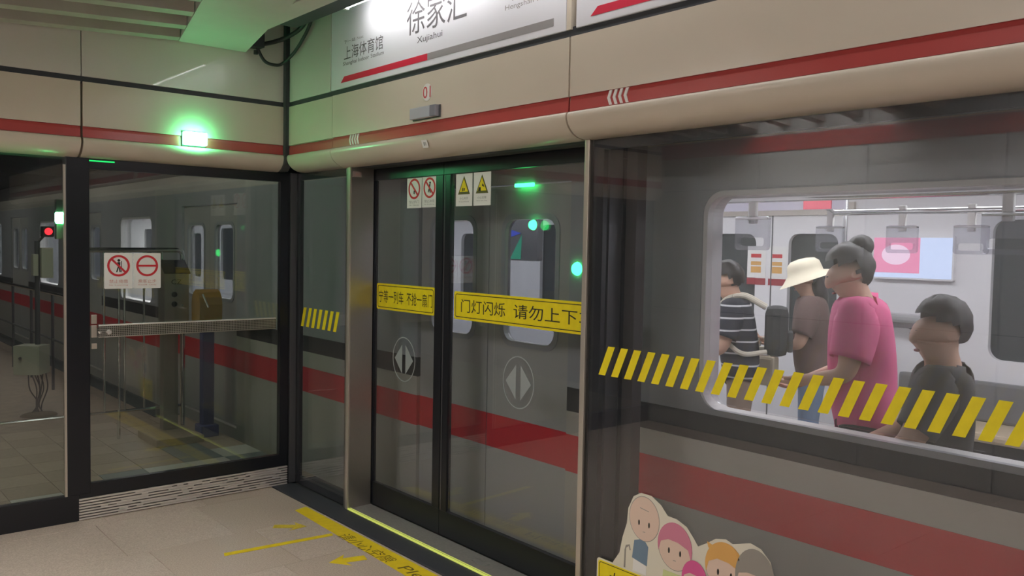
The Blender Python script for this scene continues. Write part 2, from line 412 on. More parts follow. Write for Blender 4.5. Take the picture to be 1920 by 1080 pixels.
# ================================================================== SCREEN DOOR WALL
def frame_pane(name, y1, y0, parent=None, x=2.652, z0=0.006, fr=0.03, bot=0.05):
    t = tag(empty(name, (x, (y0 + y1) / 2, 0)), kind='structure')
    MB().box((x, y0 + 0.004, z0 + 0.01), (x + 0.012, y1 - 0.004, 2.12)).build('pane', gl_psd, t)
    MB().box((x + 0.013, y0, z0), (x + 0.04, y1, z0 + bot)).build('bottom_rail', black, t)
    MB().box((x + 0.013, y1 - fr, z0 + bot), (x + 0.04, y1, 2.118)).build('stile', black, t)
    MB().box((x + 0.013, y0, z0 + bot), (x + 0.04, y0 + fr, 2.118)).build('stile', black, t)
    MB().box((x + 0.013, y0 + fr, 2.07), (x + 0.04, y1 - fr, 2.118)).build('top_rail', black, t)
    return t
frame_pane('window_2', 5.372, 4.695)
frame_pane('window_3', 2.598, 0.62, fr=0.058, bot=0.06)
frame_pane('window_4', 0.60, -1.40)
# steel door posts
def jamb(name, y0, y1, label):
    t = tag(empty(name, (2.72, (y0 + y1) / 2, 0)), label, kind='structure')
    MB().bbox((2.648, y0, 0.0), (2.806, y1, 2.118), 0.003).build('post_body', steel, t)
    MB().bbox((2.638, y0 - 0.001, 0.004), (2.650, y0 + 0.027, 2.118), 0.003).build('front_edge', alum, t)
    return t
jamb('trim_6', 4.632, 4.694, 'brushed steel post at the hinge side of sliding doors')
jamb('trim_7', 2.604, 2.632, 'slim steel post beside the large fixed pane')
# inner posts seen through the fixed pane
t = tag(empty('trim_8', (2.79, 2.5, 0)), kind='structure')
MB().box((2.70, 2.535, 0), (2.78, 2.595, 2.118)).build('inner_post', frameg, t)
MB().box((2.80, 2.47, 0), (2.86, 2.53, 2.118)).build('inner_post', mat('bronze_post', S(96, 90, 88), 0.5, metal=0.3), t)
# sill of the doorway
sp = tag(MB().bbox((2.664, 2.634, -0.02), (2.806, 4.632, 0.012), 0.002).build('trim_9', sillm), 'steel sill plate between screen door posts', kind='structure')
for yy in (3.36,):
    MB().box((2.712, yy, 0.0118), (2.752, yy + 0.11, 0.0126)).build('grip_patch', mat('grip_patch', S(128, 126, 122), 0.7), sp)
le = tag(MB().bbox((2.641, 2.634, 0.0), (2.664, 4.632, 0.013), 0.002).build('trim_10', ledg), 'lime green light strip along door sill', kind='structure')
MB().box((2.6505, 2.634, 0.0128), (2.6535, 4.632, 0.0134)).build('strip_groove', mat('strip_groove', S(140, 150, 60), 0.6), le)
# sliding leaves
def leaf(name, y1, y0, s1, s0):
    t = tag(empty(name, (2.83, (y0 + y1) / 2, 0)), kind='structure')
    MB().box((2.820, y0 + 0.01, 0.12), (2.832, y1 - 0.01, 2.09)).build('pane', gl_psd, t)
    MB().box((2.814, y0, 0.014), (2.842, y1, 0.155)).build('bottom_rail', black, t)
    MB().box((2.814, y0, 2.045), (2.842, y1, 2.113)).build('top_rail', black, t)
    MB().bbox((2.812, y1 - s1, 0.155), (2.842, y1, 2.045), 0.004).build('stile', black, t)
    MB().bbox((2.812, y0, 0.155), (2.842, y0 + s0, 2.045), 0.004).build('stile', black, t)
    return t
dl = leaf('door_2', 4.66, 3.906, 0.03, 0.072)
dr = leaf('door_3', 3.902, 2.56, 0.066, 0.05)
MB().box((2.8105, 3.884, 0.16), (2.812, 3.892, 2.04)).build('edge_strip', frameg, dr)

# ================================================================== CEILING: skewed slats, soffit, pelmet
SK = math.radians(-13.5)
ux, uy = Vector((math.cos(SK), math.sin(SK), 0)), Vector((-math.sin(SK), math.cos(SK), 0))
sof = tag(empty('trim_11', (1.8, 3.5, 2.85)), 'wide flat painted soffit beam under the ceiling', kind='structure')
P0 = Vector((1.842, 5.30, 0)); P1 = Vector((2.261, 5.30, 0))
dirL = Vector((1.615 - 1.842, 4.308 - 5.30, 0)); dirL.normalize()
def skewbox(mb, a, b, d, L, z0, z1):
    q = [a, b, b + d * L, a + d * L]
    return mb.add([(p.x, p.y, z0) for p in q] + [(p.x, p.y, z1) for p in q], [(0,3,2,1),(4,5,6,7),(0,1,5,4),(1,2,6,5),(2,3,7,6),(3,0,4,7)])
skewbox(MB(), P0, P1, dirL, 11, 2.849, 3.35).build('soffit', concrete, sof)
sl = tag(empty('ceiling_slats', (1.0, 4.5, 2.85)), kind='structure')
for k in range(9):
    pR = P0 + dirL * (0.012 + 0.318 * k) + Vector((-0.004, 0, 0))
    dS = Vector((-1.0, 0.0, -0.062)); dS.normalize()
    n = dirL * 0.095
    q = [pR, pR + dS * 3.2, pR + dS * 3.2 + n, pR + n]
    MB().add([(p.x, p.y, 2.849 + p.z) for p in q] + [(p.x, p.y, 3.02 + p.z) for p in q], [(0,3,2,1),(4,5,6,7),(0,1,5,4),(1,2,6,5),(2,3,7,6),(3,0,4,7)]).build('slat', slatm, sl)
    if k < 8:
        q = [pR + n, pR + n + dS * 3.2, pR + dirL * 0.318 + dS * 3.2, pR + dirL * 0.318]
        MB().add([(p.x, p.y, 3.02 + p.z) for p in q] + [(p.x, p.y, 3.05 + p.z) for p in q], [(0,3,2,1),(4,5,6,7),(0,1,5,4),(1,2,6,5),(2,3,7,6),(3,0,4,7)]).build('slat_backing', slatm, sl)
pel = tag(empty('trim_12', (2.06, 1.5, 2.85)), 'pale lamp pelmet running above the station sign', kind='structure')
MB().bbox((1.985, -6, 2.852), (2.118, 4.78, 2.95), 0.004).build('pelmet', concrete, pel)
MB().box((2.118, -6, 2.93), (2.36, 4.80, 3.35)).build('pelmet_back', darkceil, pel)

# ================================================================== LAMPS
def tube_lamp(y1, i):
    t = tag(empty('fluorescent_lamp', (2.40, y1 - 0.6, 2.94)), ['bare fluorescent tube above the large station sign', 'bare fluorescent tube above the second station sign', 'bare fluorescent tube beyond the second station sign', 'bare fluorescent tube far along the pelmet', 'last bare fluorescent tube along the pelmet'][i], 'lamp', 'tubes above the station signs')
    MB().tube([(2.40, y1, 2.963), (2.40, y1 - 1.18, 2.963)], 0.015, 12).build('tube', em_tube, t)
    MB().bbox((2.375, y1 - 1.2, 2.985), (2.425, y1 + 0.02, 3.03), 0.003).build('batten', whitep, t)
    for yy in (y1 + 0.012, y1 - 1.192):
        MB().bbox((2.382, yy - 0.012, 2.945), (2.418, yy + 0.012, 2.99), 0.003).build('end_holder', whitep, t)
for i, y in enumerate((4.27, 3.0, 1.6, 0.2, -1.2)): tube_lamp(y, i)
def fill_lamp(x, y, lab):  # lamps added out of view to brighten the platform and end wall
    t = tag(empty('ceiling_lamp', (x, y, 2.85)), lab, 'lamp', 'ceiling lamps over the platform')
    MB().bbox((x - 0.17, y - 0.62, 2.86), (x + 0.17, y + 0.62, 2.93), 0.004).build('housing', whitep, t)
    MB().box((x - 0.15, y - 0.60, 2.852), (x + 0.15, y + 0.60, 2.8605)).build('diffuser', em_ceil_fill, t)
for i, (x, y) in enumerate(((0.14, 3.75), (-0.60, 3.75), (-0.45, 1.2), (0.10, -1.6))):
    fill_lamp(x, y, ['long ceiling lamp under the slats above the open platform', 'long ceiling lamp under the slats beside the panelled wall', 'third long ceiling lamp over the platform', 'last long ceiling lamp over the platform'][i])
# green lamp on the end fascia
g = tag(empty('wall_lamp', (1.93, FA, 2.232)), 'glowing green box lamp on the red stripe above the end door', 'lamp')
MB().bbox((1.858, FA - 0.008, 2.226), (2.004, FA + 0.006, 2.316), 0.003).build('back_plate', frameg, g)
MB().bbox((1.862, FA - 0.052, 2.232), (2.000, FA - 0.008, 2.310), 0.008).build('lens', em_green, g)
# green signal lamp behind the partition
g = tag(empty('signal_lamp', (1.245, 5.47, 1.64)), 'small green signal lamp on the edge of the black post', 'lamp')
MB().bbox((1.205, 5.462, 1.645), (1.250, 5.51, 1.735), 0.004).build('housing', alum, g)
MB().bbox((1.206, 5.458, 1.738), (1.249, 5.51, 1.800), 0.01).build('lens', emis('signal_glow', (0.08, 1.0, 0.28), 100.0), g)
MB().box((1.205, 5.462, 1.801), (1.255, 5.50, 1.872)).build('bracket', frameg, g)
# unseen strip lamps added to light the walkway beyond the partition
for i, (x, y) in enumerate(((1.2, 7.3), (1.2, 11.5), (1.2, 16.5))):
    t = tag(empty('walkway_lamp', (x, y, 2.95)), ['strip lamp over the railing beyond the end partition', 'strip lamp farther along the tunnel walkway', 'farthest strip lamp of the tunnel walkway'][i], 'lamp', 'strip lamps over the walkway')
    MB().bbox((x - 0.06, y - 0.6, 3.0), (x + 0.06, y + 0.6, 3.06), 0.004).build('housing', whitep, t)
    MB().box((x - 0.045, y - 0.58, 2.985), (x + 0.045, y + 0.58, 3.0005)).build('diffuser', em_tun_fill, t)

# ================================================================== STATION SIGNS ABOVE THE DOORS
def sign_board(y1, y0, label):
    t = tag(empty('station_sign', (FB, (y0 + y1) / 2, 2.562)), label, 'sign')
    MB().bbox((FB + 0.004, y0, 2.568), (FB + 0.10, y1, 3.28), 0.003).build('board', board, t)
    return t
ss = sign_board(4.705, 2.665, 'white station sign board with Chinese names and a red to grey line bar')
fr = onB(FB + 0.004, 4.705, 2.563)         # u runs from 4.705 towards the camera
U = lambda y: 4.705 - y
V = lambda z: z - 2.563
lettering('lettering', '徐家汇', fr, U(3.885), V(2.752), U(3.36), V(2.925), greyink, ss)
lettering('lettering', 'Xujiahui', fr, U(3.785), V(2.690), U(3.56), V(2.732), greyink, ss)
lettering('lettering', '上海体育馆', fr, U(4.55), V(2.727), U(4.12), V(2.806), greyink, ss)
lettering('lettering', 'Shanghai Indoor Stadium', fr, U(4.56), V(2.690), U(4.11), V(2.718), greyink, ss)
lettering('lettering', '下一站', fr, U(4.55), V(2.822), U(4.42), V(2.843), greyink, ss)
lettering('lettering', 'Next', fr, U(4.40), V(2.824), U(4.33), V(2.840), greyprint, ss)
lettering('lettering', '衡山路', fr, U(3.03), V(2.765), U(2.76), V(2.855), greyink, ss)
lettering('lettering', 'Hengshan Road', fr, U(3.07), V(2.722), U(2.75), V(2.752), greyprint, ss)
MB().ext(fr, [(U(4.585), V(2.600)), (U(3.690), V(2.600)), (U(3.690), V(2.634)), (U(4.545), V(2.634))], 0.0, 0.0012).build('red_bar', crimson, ss)
MB().ext(fr, [(U(3.689), V(2.600)), (U(2.742), V(2.600)), (U(2.742), V(2.634)), (U(3.689), V(2.634))], 0.0, 0.0012).build('grey_bar', greyprint, ss)
s2 = sign_board(2.605, 0.60, 'white station sign board over the large fixed pane')
MB().box((FB + 0.002, 2.632, 2.568), (FB + 0.1, 2.66, 3.28)).build('edge_strip', cream, ss)
fr2 = onB(FB + 0.004, 2.605, 2.563)
MB().ext(fr2, [(2.605 - 2.52, V(2.600)), (2.605 - 1.62, V(2.600)), (2.605 - 1.62, V(2.634)), (2.605 - 2.48, V(2.634))], 0.0, 0.0012).build('red_bar', crimson, s2)
MB().ext(fr2, [(2.605 - 1.619, V(2.600)), (2.605 - 0.68, V(2.600)), (2.605 - 0.68, V(2.634)), (2.605 - 1.619, V(2.634))], 0.0, 0.0012).build('grey_bar', greyprint, s2)

# door number, door lamp, chevrons, small labels
nb = tag(empty('number_plate', (FB, 3.68, 2.39)), 'small oval plate with red number 01 above the sliding doors', 'sign')
fr = onB(FB, 3.681, 2.435)
MB().ext(fr, circ(0, 0, 0.040, 0.044), 0.0, 0.002).build('plate', whitep, nb)
lettering('lettering', '01', fr, -0.034, -0.030, 0.034, 0.030, redink, nb, d=0.003)
dlp = tag(empty('door_lamp', (FB, 3.68, 2.295)), 'silver rectangular door lamp under the number plate', 'lamp')
MB().bbox((FB - 0.008, 3.556, 2.296), (FB, 3.802, 2.360), 0.003).build('back_plate', frameg, dlp)
MB().bbox((FB - 0.034, 3.612, 2.300), (FB - 0.008, 3.792, 2.358), 0.004).build('lens', mat('grey_lens', S(180, 182, 190), 0.25), dlp)
MB().bbox((FB - 0.034, 3.562, 2.300), (FB - 0.008, 3.611, 2.358), 0.004).build('end_lens', mat('grey_lens_dark', S(132, 132, 142), 0.25), dlp)
for i, (y, w_) in enumerate(((4.475, 0.115), (2.412, 0.118))):
    t = tag(empty('chevron_decal', (FB, y - 0.06, 2.226)), ['four white chevrons on the red stripe near the corner', 'four white chevrons on the red stripe right of the panel joint'][i], 'decal', 'chevron decals')
    fr = onB(FB + 0.002, y, 2.226)
    for k in range(4):
        a = k * w_ / 4
        MB().ext(fr, [(a + 0.012, 0.0), (a + 0.026, 0.0), (a + 0.014, 0.029), (a + 0.026, 0.058), (a + 0.012, 0.058), (a, 0.029)], -0.002, 0.003).build('chevron', whitep, t)
t = tag(empty('paper_tag', (2.53, 3.68, 2.145)), 'tiny white paper tag on the rounded fascia edge', 'label')
frp = Fr((2.5335, 3.70, 2.150), (0, -1, 0), (-0.35, 0, 0.937))
MB().ext(frp, rrect(0, 0, 0.05, 0.042, 0.002), 0.0, 0.001).build('paper', whitep, t)
lettering('lettering', '01', frp, 0.016, 0.012, 0.034, 0.03, ink, t, d=0.0015)
t = tag(empty('paper_tag', (2.70, 4.63, 2.05)), 'small pinkish label at the top of the steel post', 'label')
MB().box((2.655, 4.6295, 2.058), (2.715, 4.632, 2.092)).build('paper', mat('pinkish_paper', S(176, 160, 152), 0.6), t)
lettering('lettering', 'A01', onA(2.655, 4.6295, 2.058), 0.018, 0.008, 0.05, 0.026, paleink, t)

# ================================================================== STICKERS
def pictogram(kind, fr, cx, cy_, s, t):
    """small figures drawn inside the signs"""
    b = MB()
    if kind == 'lean':
        b.ext(fr, circ(cx + .02*s, cy_ + .52*s, .13*s), 0, .0016)
        b.ext(fr, [(cx-.12*s, cy_+.36*s), (cx+.16*s, cy_+.36*s), (cx+.14*s, cy_-.12*s), (cx+.20*s, cy_-.62*s), (cx+.08*s, cy_-.62*s), (cx+.02*s, cy_-.15*s), (cx-.12*s, cy_-.62*s), (cx-.24*s, cy_-.62*s), (cx-.08*s, cy_-.10*s)], 0, .0016)
        b.ext(fr, [(cx+.24*s, cy_-.62*s), (cx+.30*s, cy_-.62*s), (cx+.30*s, cy_+.45*s), (cx+.24*s, cy_+.45*s)], 0, .0016)
        b.build('figure', ink, t)
    elif kind == 'hand':
        b.ext(fr, [(cx-.10*s, cy_-.5*s), (cx+.06*s, cy_-.55*s), (cx+.10*s, cy_-.25*s), (cx+.02*s, cy_-.15*s), (cx-.08*s, cy_-.2*s)], 0, .0016)
        b.build('figure', ink, t)
    elif kind == 'run':
        b.ext(fr, circ(cx + .1*s, cy_ + .5*s, .12*s), 0, .0016)
        b.ext(fr, [(cx-.05*s, cy_+.38*s), (cx+.17*s, cy_+.36*s), (cx+.06*s, cy_-.1*s), (cx+.22*s, cy_-.5*s), (cx+.1*s, cy_-.55*s), (cx-.04*s, cy_-.2*s), (cx-.2*s, cy_-.5*s), (cx-.28*s, cy_-.42*s), (cx-.1*s, cy_-.05*s)], 0, .0016)
        b.build('figure', ink, t)
def no_sign(name, fr, w_, h, kind, cn, en, label, col, r=0.006, cyk=0.64, rk=0.40):
    o = fr.p(w_ / 2, 0)
    t = tag(empty(name, o), label, 'sign')
    MB().ext(fr, rrect(0, 0, w_, h, r), 0.0, 0.0015).build('plate', whitep, t)
    f2 = Fr(fr.p(0, 0, 0.0016), fr.u, fr.v)
    cx, cy_, R = w_ / 2, h * cyk, w_ * rk
    MB().ext(f2, circ(cx, cy_, R, seg=36), 0, 0.0012, [circ(cx, cy_, R * 0.80, seg=36)]).build('ring', redink, t)
    if kind != 'entry': pictogram(kind, f2, cx, cy_, R * 0.95, t)
    a = 0 if kind == 'entry' else math.radians(-45)
    q = [(-R * .85, -R * .09), (R * .85, -R * .09), (R * .85, R * .09), (-R * .85, R * .09)]
    MB().ext(f2, [(cx + x * math.cos(a) - y * math.sin(a), cy_ + x * math.sin(a) + y * math.cos(a)) for x, y in q], 0, 0.002).build('bar', redink, t)
    lettering('lettering', cn, f2, w_ * .17, h * .155, w_ * .83, h * .255, col, t)
    lettering('lettering', en, f2, w_ * .17, h * .075, w_ * .83, h * .12, col, t)
    return t
no_sign('prohibition_sign', onA(1.444, 5.3995, 1.357), 0.160, 0.213, 'lean', '禁止倚靠', 'No Leaning', 'white sign with red circle crossing out a leaning person on end door', paleink)
no_sign('prohibition_sign', onA(1.608, 5.3995, 1.357), 0.160, 0.213, 'entry', '乘客止步', 'Staff Only', 'white no entry sign with red circle and level bar on end door', paleink)
no_sign('prohibition_sign', onB(2.8195, 4.277, 1.865), 0.150, 0.174, 'hand', '禁止扒门', 'No Hands', 'small white sign with crossed out hand on left sliding door', greyprint, 0.003)
no_sign('prohibition_sign', onB(2.8195, 4.121, 1.866), 0.147, 0.174, 'run', '禁止冲闯', 'No Rushing', 'small white sign with crossed out running person on left sliding door', greyprint, 0.003)
def warn_sign(fr, w_, h, kind, cn, en, label):
    t = tag(empty('warning_sign', fr.p(w_ / 2, 0)), label, 'sign')
    MB().ext(fr, rrect(0, 0, w_, h, 0.003), 0.0, 0.0015).build('plate', whitep, t)
    f2 = Fr(fr.p(0, 0, 0.0016), fr.u, fr.v)
    T = lambda k: [(w_ * (.5 - .36 * k), h * (.60 - .235 * k)), (w_ * (.5 + .36 * k), h * (.60 - .235 * k)), (w_ * .5, h * (.60 + .33 * k))]
    olive = mat('olive_print', S(92, 88, 40), 0.5); 
    MB().ext(f2, T(1.0), 0, 0.001).build('triangle_border', olive, t)
    f3 = Fr(fr.p(0, 0, 0.0028), fr.u, fr.v)
    MB().ext(f3, [(x, y + h * .012) for x, y in T(0.72)], 0, 0.0008).build('triangle', yellow, t)
    f4 = Fr(fr.p(0, 0, 0.0037), fr.u, fr.v)
    b = MB()
    if kind == 'pinch':
        b.ext(f4, [(w_*.42, h*.46), (w_*.47, h*.46), (w_*.47, h*.56), (w_*.42, h*.56)], 0, .0006)
        b.ext(f4, [(w_*.50, h*.48), (w_*.58, h*.47), (w_*.55, h*.50), (w_*.58, h*.54), (w_*.52, h*.56)], 0, .0006)
    else:
        b.ext(f4, [(w_*.28, h*.44), (w_*.44, h*.44), (w_*.44, h*.55), (w_*.33, h*.55)], 0, .0006)
        b.ext(f4, [(w_*.52, h*.58), (w_*.64, h*.55), (w_*.60, h*.62), (w_*.53, h*.66)], 0, .0006)
    b.build('figure', ink, t)
    lettering('lettering', cn, f2, w_ * .24, h * .20, w_ * .76, h * .28, greyprint, t)
    lettering('lettering', en, f2, w_ * .2, h * .12, w_ * .8, h * .16, greyprint, t)
warn_sign(onB(2.8195, 3.795, 1.865), 0.146, 0.174, 'pinch', '小心夹手', 'Caution', 'white sign with yellow triangle and pinched hand on right sliding door')
warn_sign(onB(2.8195, 3.638, 1.865), 0.146, 0.175, 'gap', '小心空隙', 'Mind the Gap', 'white sign with yellow triangle and platform gap on right sliding door')

def yellow_sign(y1, y0, z0, z1, txts, label):
    w_, h = y1 - y0, z1 - z0
    fr = onB(2.8195, y1, z0); t = tag(empty('door_notice', fr.p(w_ / 2, 0)), label, 'sign')
    MB().ext(fr, rrect(0, 0, w_, h, 0.012), 0.0, 0.0015).build('plate', yellow, t)
    f2 = Fr(fr.p(0, 0, 0.0016), fr.u, fr.v)
    MB().ext(f2, rrect(0.012, 0.012, w_ - 0.012, h - 0.012, 0.012), 0, 0.0006, [rrect(0.016, 0.016, w_ - 0.016, h - 0.016, 0.009)]).build('border_line', ink, t)
    for s_, a, b in txts: lettering('lettering', s_, f2, a, h * .27, b, h * .74, ink, t)
yellow_sign(4.602, 3.982, 1.250, 1.410, [('宁等一列车', 0.025, 0.30), ('不抢一扇门', 0.335, 0.598)], 'short yellow notice with black Chinese text on left sliding door')
yellow_sign(3.796, 2.600, 1.248, 1.400, [('门灯闪烁', 0.065, 0.44), ('请勿上下车', 0.505, 1.08)], 'long yellow notice with black Chinese text on right sliding door')
def door_mark(y, label):
    fr = onB(2.8195, y, 0.966); t = tag(empty('door_mark', fr.p(0, -0.13)), label, 'decal', 'door opening marks')
    MB().ext(fr, circ(0, 0, 0.121, 0.134, 40), 0, 0.001, [circ(0, 0, 0.115, 0.128, 40)]).build('ring', frost, t)
    for s_ in (-1, 1):
        MB().ext(fr, [(s_ * .018, -.088), (s_ * .098, 0), (s_ * .018, .088)], 0, 0.001).build('arrowhead', frost, t)
door_mark(4.292, 'pale circled arrows sticker on the left sliding door')
door_mark(3.246, 'pale circled arrows sticker on the right sliding door')

def hazard(name, y1, n, pitch, wd, lean, z0, z1, x, label):
    fr = onB(x, y1, z0); t = tag(empty(name, fr.p(n * pitch / 2, 0)), label, 'decal')
    for k in range(n):
        a = k * pitch; j = random.uniform(-.002, .002)
        MB().ext(fr, [(a, 0), (a + wd, 0), (a + wd + lean + j, z1 - z0), (a + lean + j, z1 - z0)], 0, 0.001).build('hazard_bar', yellow, t)
hazard('hazard_tape', 2.530, 26, 0.0728, 0.038, 0.053, 1.112, 1.237, 2.6515, 'row of slanted yellow bars across the large fixed pane')
hazard('hazard_tape', 5.292, 7, 0.0735, 0.038, 0.042, 1.092, 1.220, 2.6515, 'short row of slanted yellow bars on the narrow pane by the corner')

# family sticker with the top of a yellow notice, low on the fixed pane (plain generic family)
fs = tag(empty('family_sticker', (2.65, 2.08, 0.30)), 'cut-out sticker of a plain cartoon family above a yellow notice on the large pane', 'sticker')
fr = onB(2.6515, 2.52, 0.28)         # u to the right, v up from z 0.28
def ug(px_y): return 2.52 - px_y
paper = mat('sticker_cream', S(222, 216, 198), 0.5)
skinp = mat('sticker_skin', S(222, 196, 178), 0.5); pinkp = mat('sticker_pink', S(206, 128, 150), 0.5); pink2 = mat('sticker_bright_pink', S(216, 92, 148), 0.5)
gold = mat('sticker_gold', S(222, 170, 96), 0.5); greyh = mat('sticker_grey', S(150, 144, 136), 0.5); bluep = mat('sticker_blue', S(112, 134, 154), 0.5); limep = mat('sticker_lime', S(206, 214, 150), 0.5)
back_ = [(0.10, -0.1), (0.10, 0.05), (0.135, 0.10), (0.150, 0.17), (0.172, 0.235), (0.178, 0.30), (0.205, 0.355), (0.245, 0.378), (0.30, 0.378), (0.35, 0.352), (0.385, 0.318), (0.43, 0.316), (0.48, 0.298), (0.515, 0.262),
         (0.535, 0.238), (0.575, 0.262), (0.615, 0.290), (0.66, 0.300), (0.69, 0.290), (0.72, 0.300), (0.765, 0.315), (0.81, 0.305), (0.85, 0.270), (0.872, 0.21), (0.872, 0.12), (0.86, -0.1)]
MB().ext(fr, back_, 0, 0.0008).build('backing', paper, fs)
def head(cx, cy_, rx, ry, hair, cut, d, eyes=True, bald=False):
    f2 = Fr(fr.p(0, 0, d), fr.u, fr.v)
    MB().ext(Fr(fr.p(0, 0, d - .0003), fr.u, fr.v), circ(cx, cy_, rx * 1.035, ry * 1.03), 0, 0.0004).build('outline', greyh, fs)
    hd = MB().ext(f2, circ(cx, cy_, rx, ry), 0, 0.0006).build('face', skinp, fs)
    f3 = Fr(fr.p(0, 0, d + .0007), fr.u, fr.v)
    if not bald:
        arc = [(cx + rx * 1.04 * math.cos(math.radians(a)), cy_ + ry * 1.04 * math.sin(math.radians(a))) for a in range(-20, 201, 10)]
        MB().ext(f3, arc + [(cx - rx * .85, cy_ + ry * cut * .3), (cx - rx * .4, cy_ + ry * cut), (cx + rx * .2, cy_ + ry * cut * .9), (cx + rx * .8, cy_ + ry * cut * .2)], 0, 0.0005).build('hair', hair, hd)
    else:
        MB().ext(f3, [(cx - .6 * rx * .5, cy_ + ry * .45), (cx + rx * .3, cy_ + ry * .38), (cx + rx * .3, cy_ + ry * .41), (cx - .3 * rx, cy_ + ry * .48)], 0, 0.0004).build('wrinkle', greyh, hd)
    for s_ in (-1, 1):
        MB().ext(f3, circ(cx + s_ * rx * .34, cy_ - ry * .22, rx * .055, ry * .13, 12), 0, 0.0006).build('eye', ink, hd)
    MB().ext(f3, [(cx - rx * .07, cy_ - ry * .62), (cx + rx * .09, cy_ - ry * .60), (cx + rx * .09, cy_ - ry * .575), (cx - rx * .07, cy_ - ry * .59)], 0, 0.0004).build('mouth', greyh, hd)
    return hd
head(0.265, 0.275, 0.078, 0.090, greyh, 0.4, 0.0009, bald=True)
MB().ext(Fr(fr.p(0, 0, .0009), fr.u, fr.v), [(0.215, 0.175), (0.245, 0.186), (0.275, 0.182), (0.29, 0.165), (0.285, 0.085), (0.205, 0.10)], 0, 0.0005).build('shirt', bluep, fs)
MB().ext(Fr(fr.p(0, 0, .0009), fr.u, fr.v), [(0.212, 0.098), (0.282, 0.084), (0.28, -0.02), (0.208, -0.02)], 0, 0.0005).build('trousers', whitep, fs)
MB().ext(Fr(fr.p(0, 0, .0009), fr.u, fr.v), [(0.160, 0.0), (0.167, 0.0), (0.172, 0.13), (0.186, 0.142), (0.192, 0.125), (0.197, 0.128), (0.19, 0.150), (0.170, 0.142), (0.163, 0.12)], 0, 0.0005).build('walking_stick', greyh, fs)
head(0.425, 0.205, 0.082, 0.092, pinkp, 0.25, 0.0022)
MB().ext(Fr(fr.p(0, 0, .0016), fr.u, fr.v), [(0.37, 0.10), (0.46, 0.10), (0.47, -0.05), (0.36, -0.05)], 0, 0.0005).build('blouse', limep, fs)
head(0.660, 0.190, 0.085, 0.094, gold, 0.3, 0.0022)
MB().ext(Fr(fr.p(0, 0, .0040), fr.u, fr.v), [(0.585, 0.25), (0.578, 0.272), (0.61, 0.262), (0.655, 0.285), (0.70, 0.276), (0.725, 0.24), (0.66, 0.22)], 0, 0.0004).build('hair_tuft', gold, fs)
head(0.525, 0.105, 0.058, 0.072, pink2, 0.3, 0.0042)
h5 = head(0.790, 0.190, 0.080, 0.105, greyh, 0.15, 0.0032)
for s_ in (-1, 1):
    MB().ext(Fr(fr.p(0, 0, .0048), fr.u, fr.v), rrect(0.790 + s_ * .032 - .024, 0.148, 0.790 + s_ * .032 + .024, 0.182, .008), 0, .0004, [rrect(0.790 + s_ * .032 - .021, 0.151, 0.790 + s_ * .032 + .021, 0.179, .006)]).build('spectacles', ink, h5)
MB().ext(Fr(fr.p(0, 0, .0050), fr.u, fr.v), rrect(0.012, -0.16, 0.40, 0.048, 0.015), 0, .0006).build('notice_edge', paper, fs)
yb = MB().ext(Fr(fr.p(0, 0, .0057), fr.u, fr.v), rrect(0.020, -0.155, 0.39, 0.040, 0.014), 0, .0005).build('notice', yellow, fs)
MB().ext(Fr(fr.p(0, 0, .0063), fr.u, fr.v), rrect(0.026, -0.15, 0.384, 0.034, 0.012), 0, .0003, [rrect(0.029, -0.147, 0.381, 0.031, 0.010)]).build('notice_border', ink, fs)
lettering('notice_lettering', '友', Fr(fr.p(0, 0, .0063), fr.u, fr.v), 0.075, -0.085, 0.15, 0.008, ink, fs, d=0.0004, shear=0.15)

# ================================================================== FLOOR MARKINGS
fm = Fr((0, 0, 0.0006), (1, 0, 0), (0, 1, 0))
tp = tag(empty('floor_tape', (2.39, 3.6, 0)), 'yellow printed tape on the floor along the door threshold', 'tape')
MB().ext(fm, [(2.300, 2.2), (2.470, 2.2), (2.472, 4.850), (2.385, 4.822)], 0, 0.0008).build('tape', yellowt, tp)
ft = Fr((2.335, 4.30, 0.0014), (0, -1, 0), (1, 0, 0))
lettering('lettering', '请小心空隙', ft, 0.04, 0.018, 0.56, 0.100, mat('worn_ink', S(120, 96, 30), 0.6), tp, d=0.0003, shear=0.2)
lettering('lettering', 'Please mind the gap', ft, 0.66, 0.010, 1.90, 0.092, mat('worn_ink_b', S(112, 92, 34), 0.6), tp, d=0.0003, shear=0.2)
tag(MB().ext(fm, [(1.742, 4.330), (2.345, 4.272), (2.362, 4.310), (1.756, 4.372)], 0, 0.0008).build('floor_line', yellowt), 'straight yellow tape line across the floor tiles', 'tape')
def farrow(name, tip, tail, hw, sw, hl, label, m):
    a = Vector((tip[0], tip[1])); b = Vector((tail[0], tail[1])); d = (b - a); L = d.length; d.normalize(); n = Vector((-d.y, d.x))
    q = [a, a + d * hl + n * hw, a + d * (hl * .8) + n * sw, a + d * L + n * sw, a + d * L - n * sw, a + d * (hl * .8) - n * sw, a + d * hl - n * hw]
    tag(MB().ext(fm, [(v.x, v.y) for v in q], 0, 0.0008).build(name, m), label, 'decal', 'floor arrows')
farrow('floor_arrow', (2.128, 3.915), (2.315, 3.865), 0.085, 0.033, 0.10, 'crisp yellow floor arrow beside the printed threshold tape', yellowt)
farrow('floor_arrow', (2.302, 4.505), (2.150, 4.62), 0.075, 0.028, 0.085, 'faded yellow floor arrow beyond the yellow line', mat('faded_yellow', S(214, 188, 60), 0.5, noise=0.15, nscale=60))

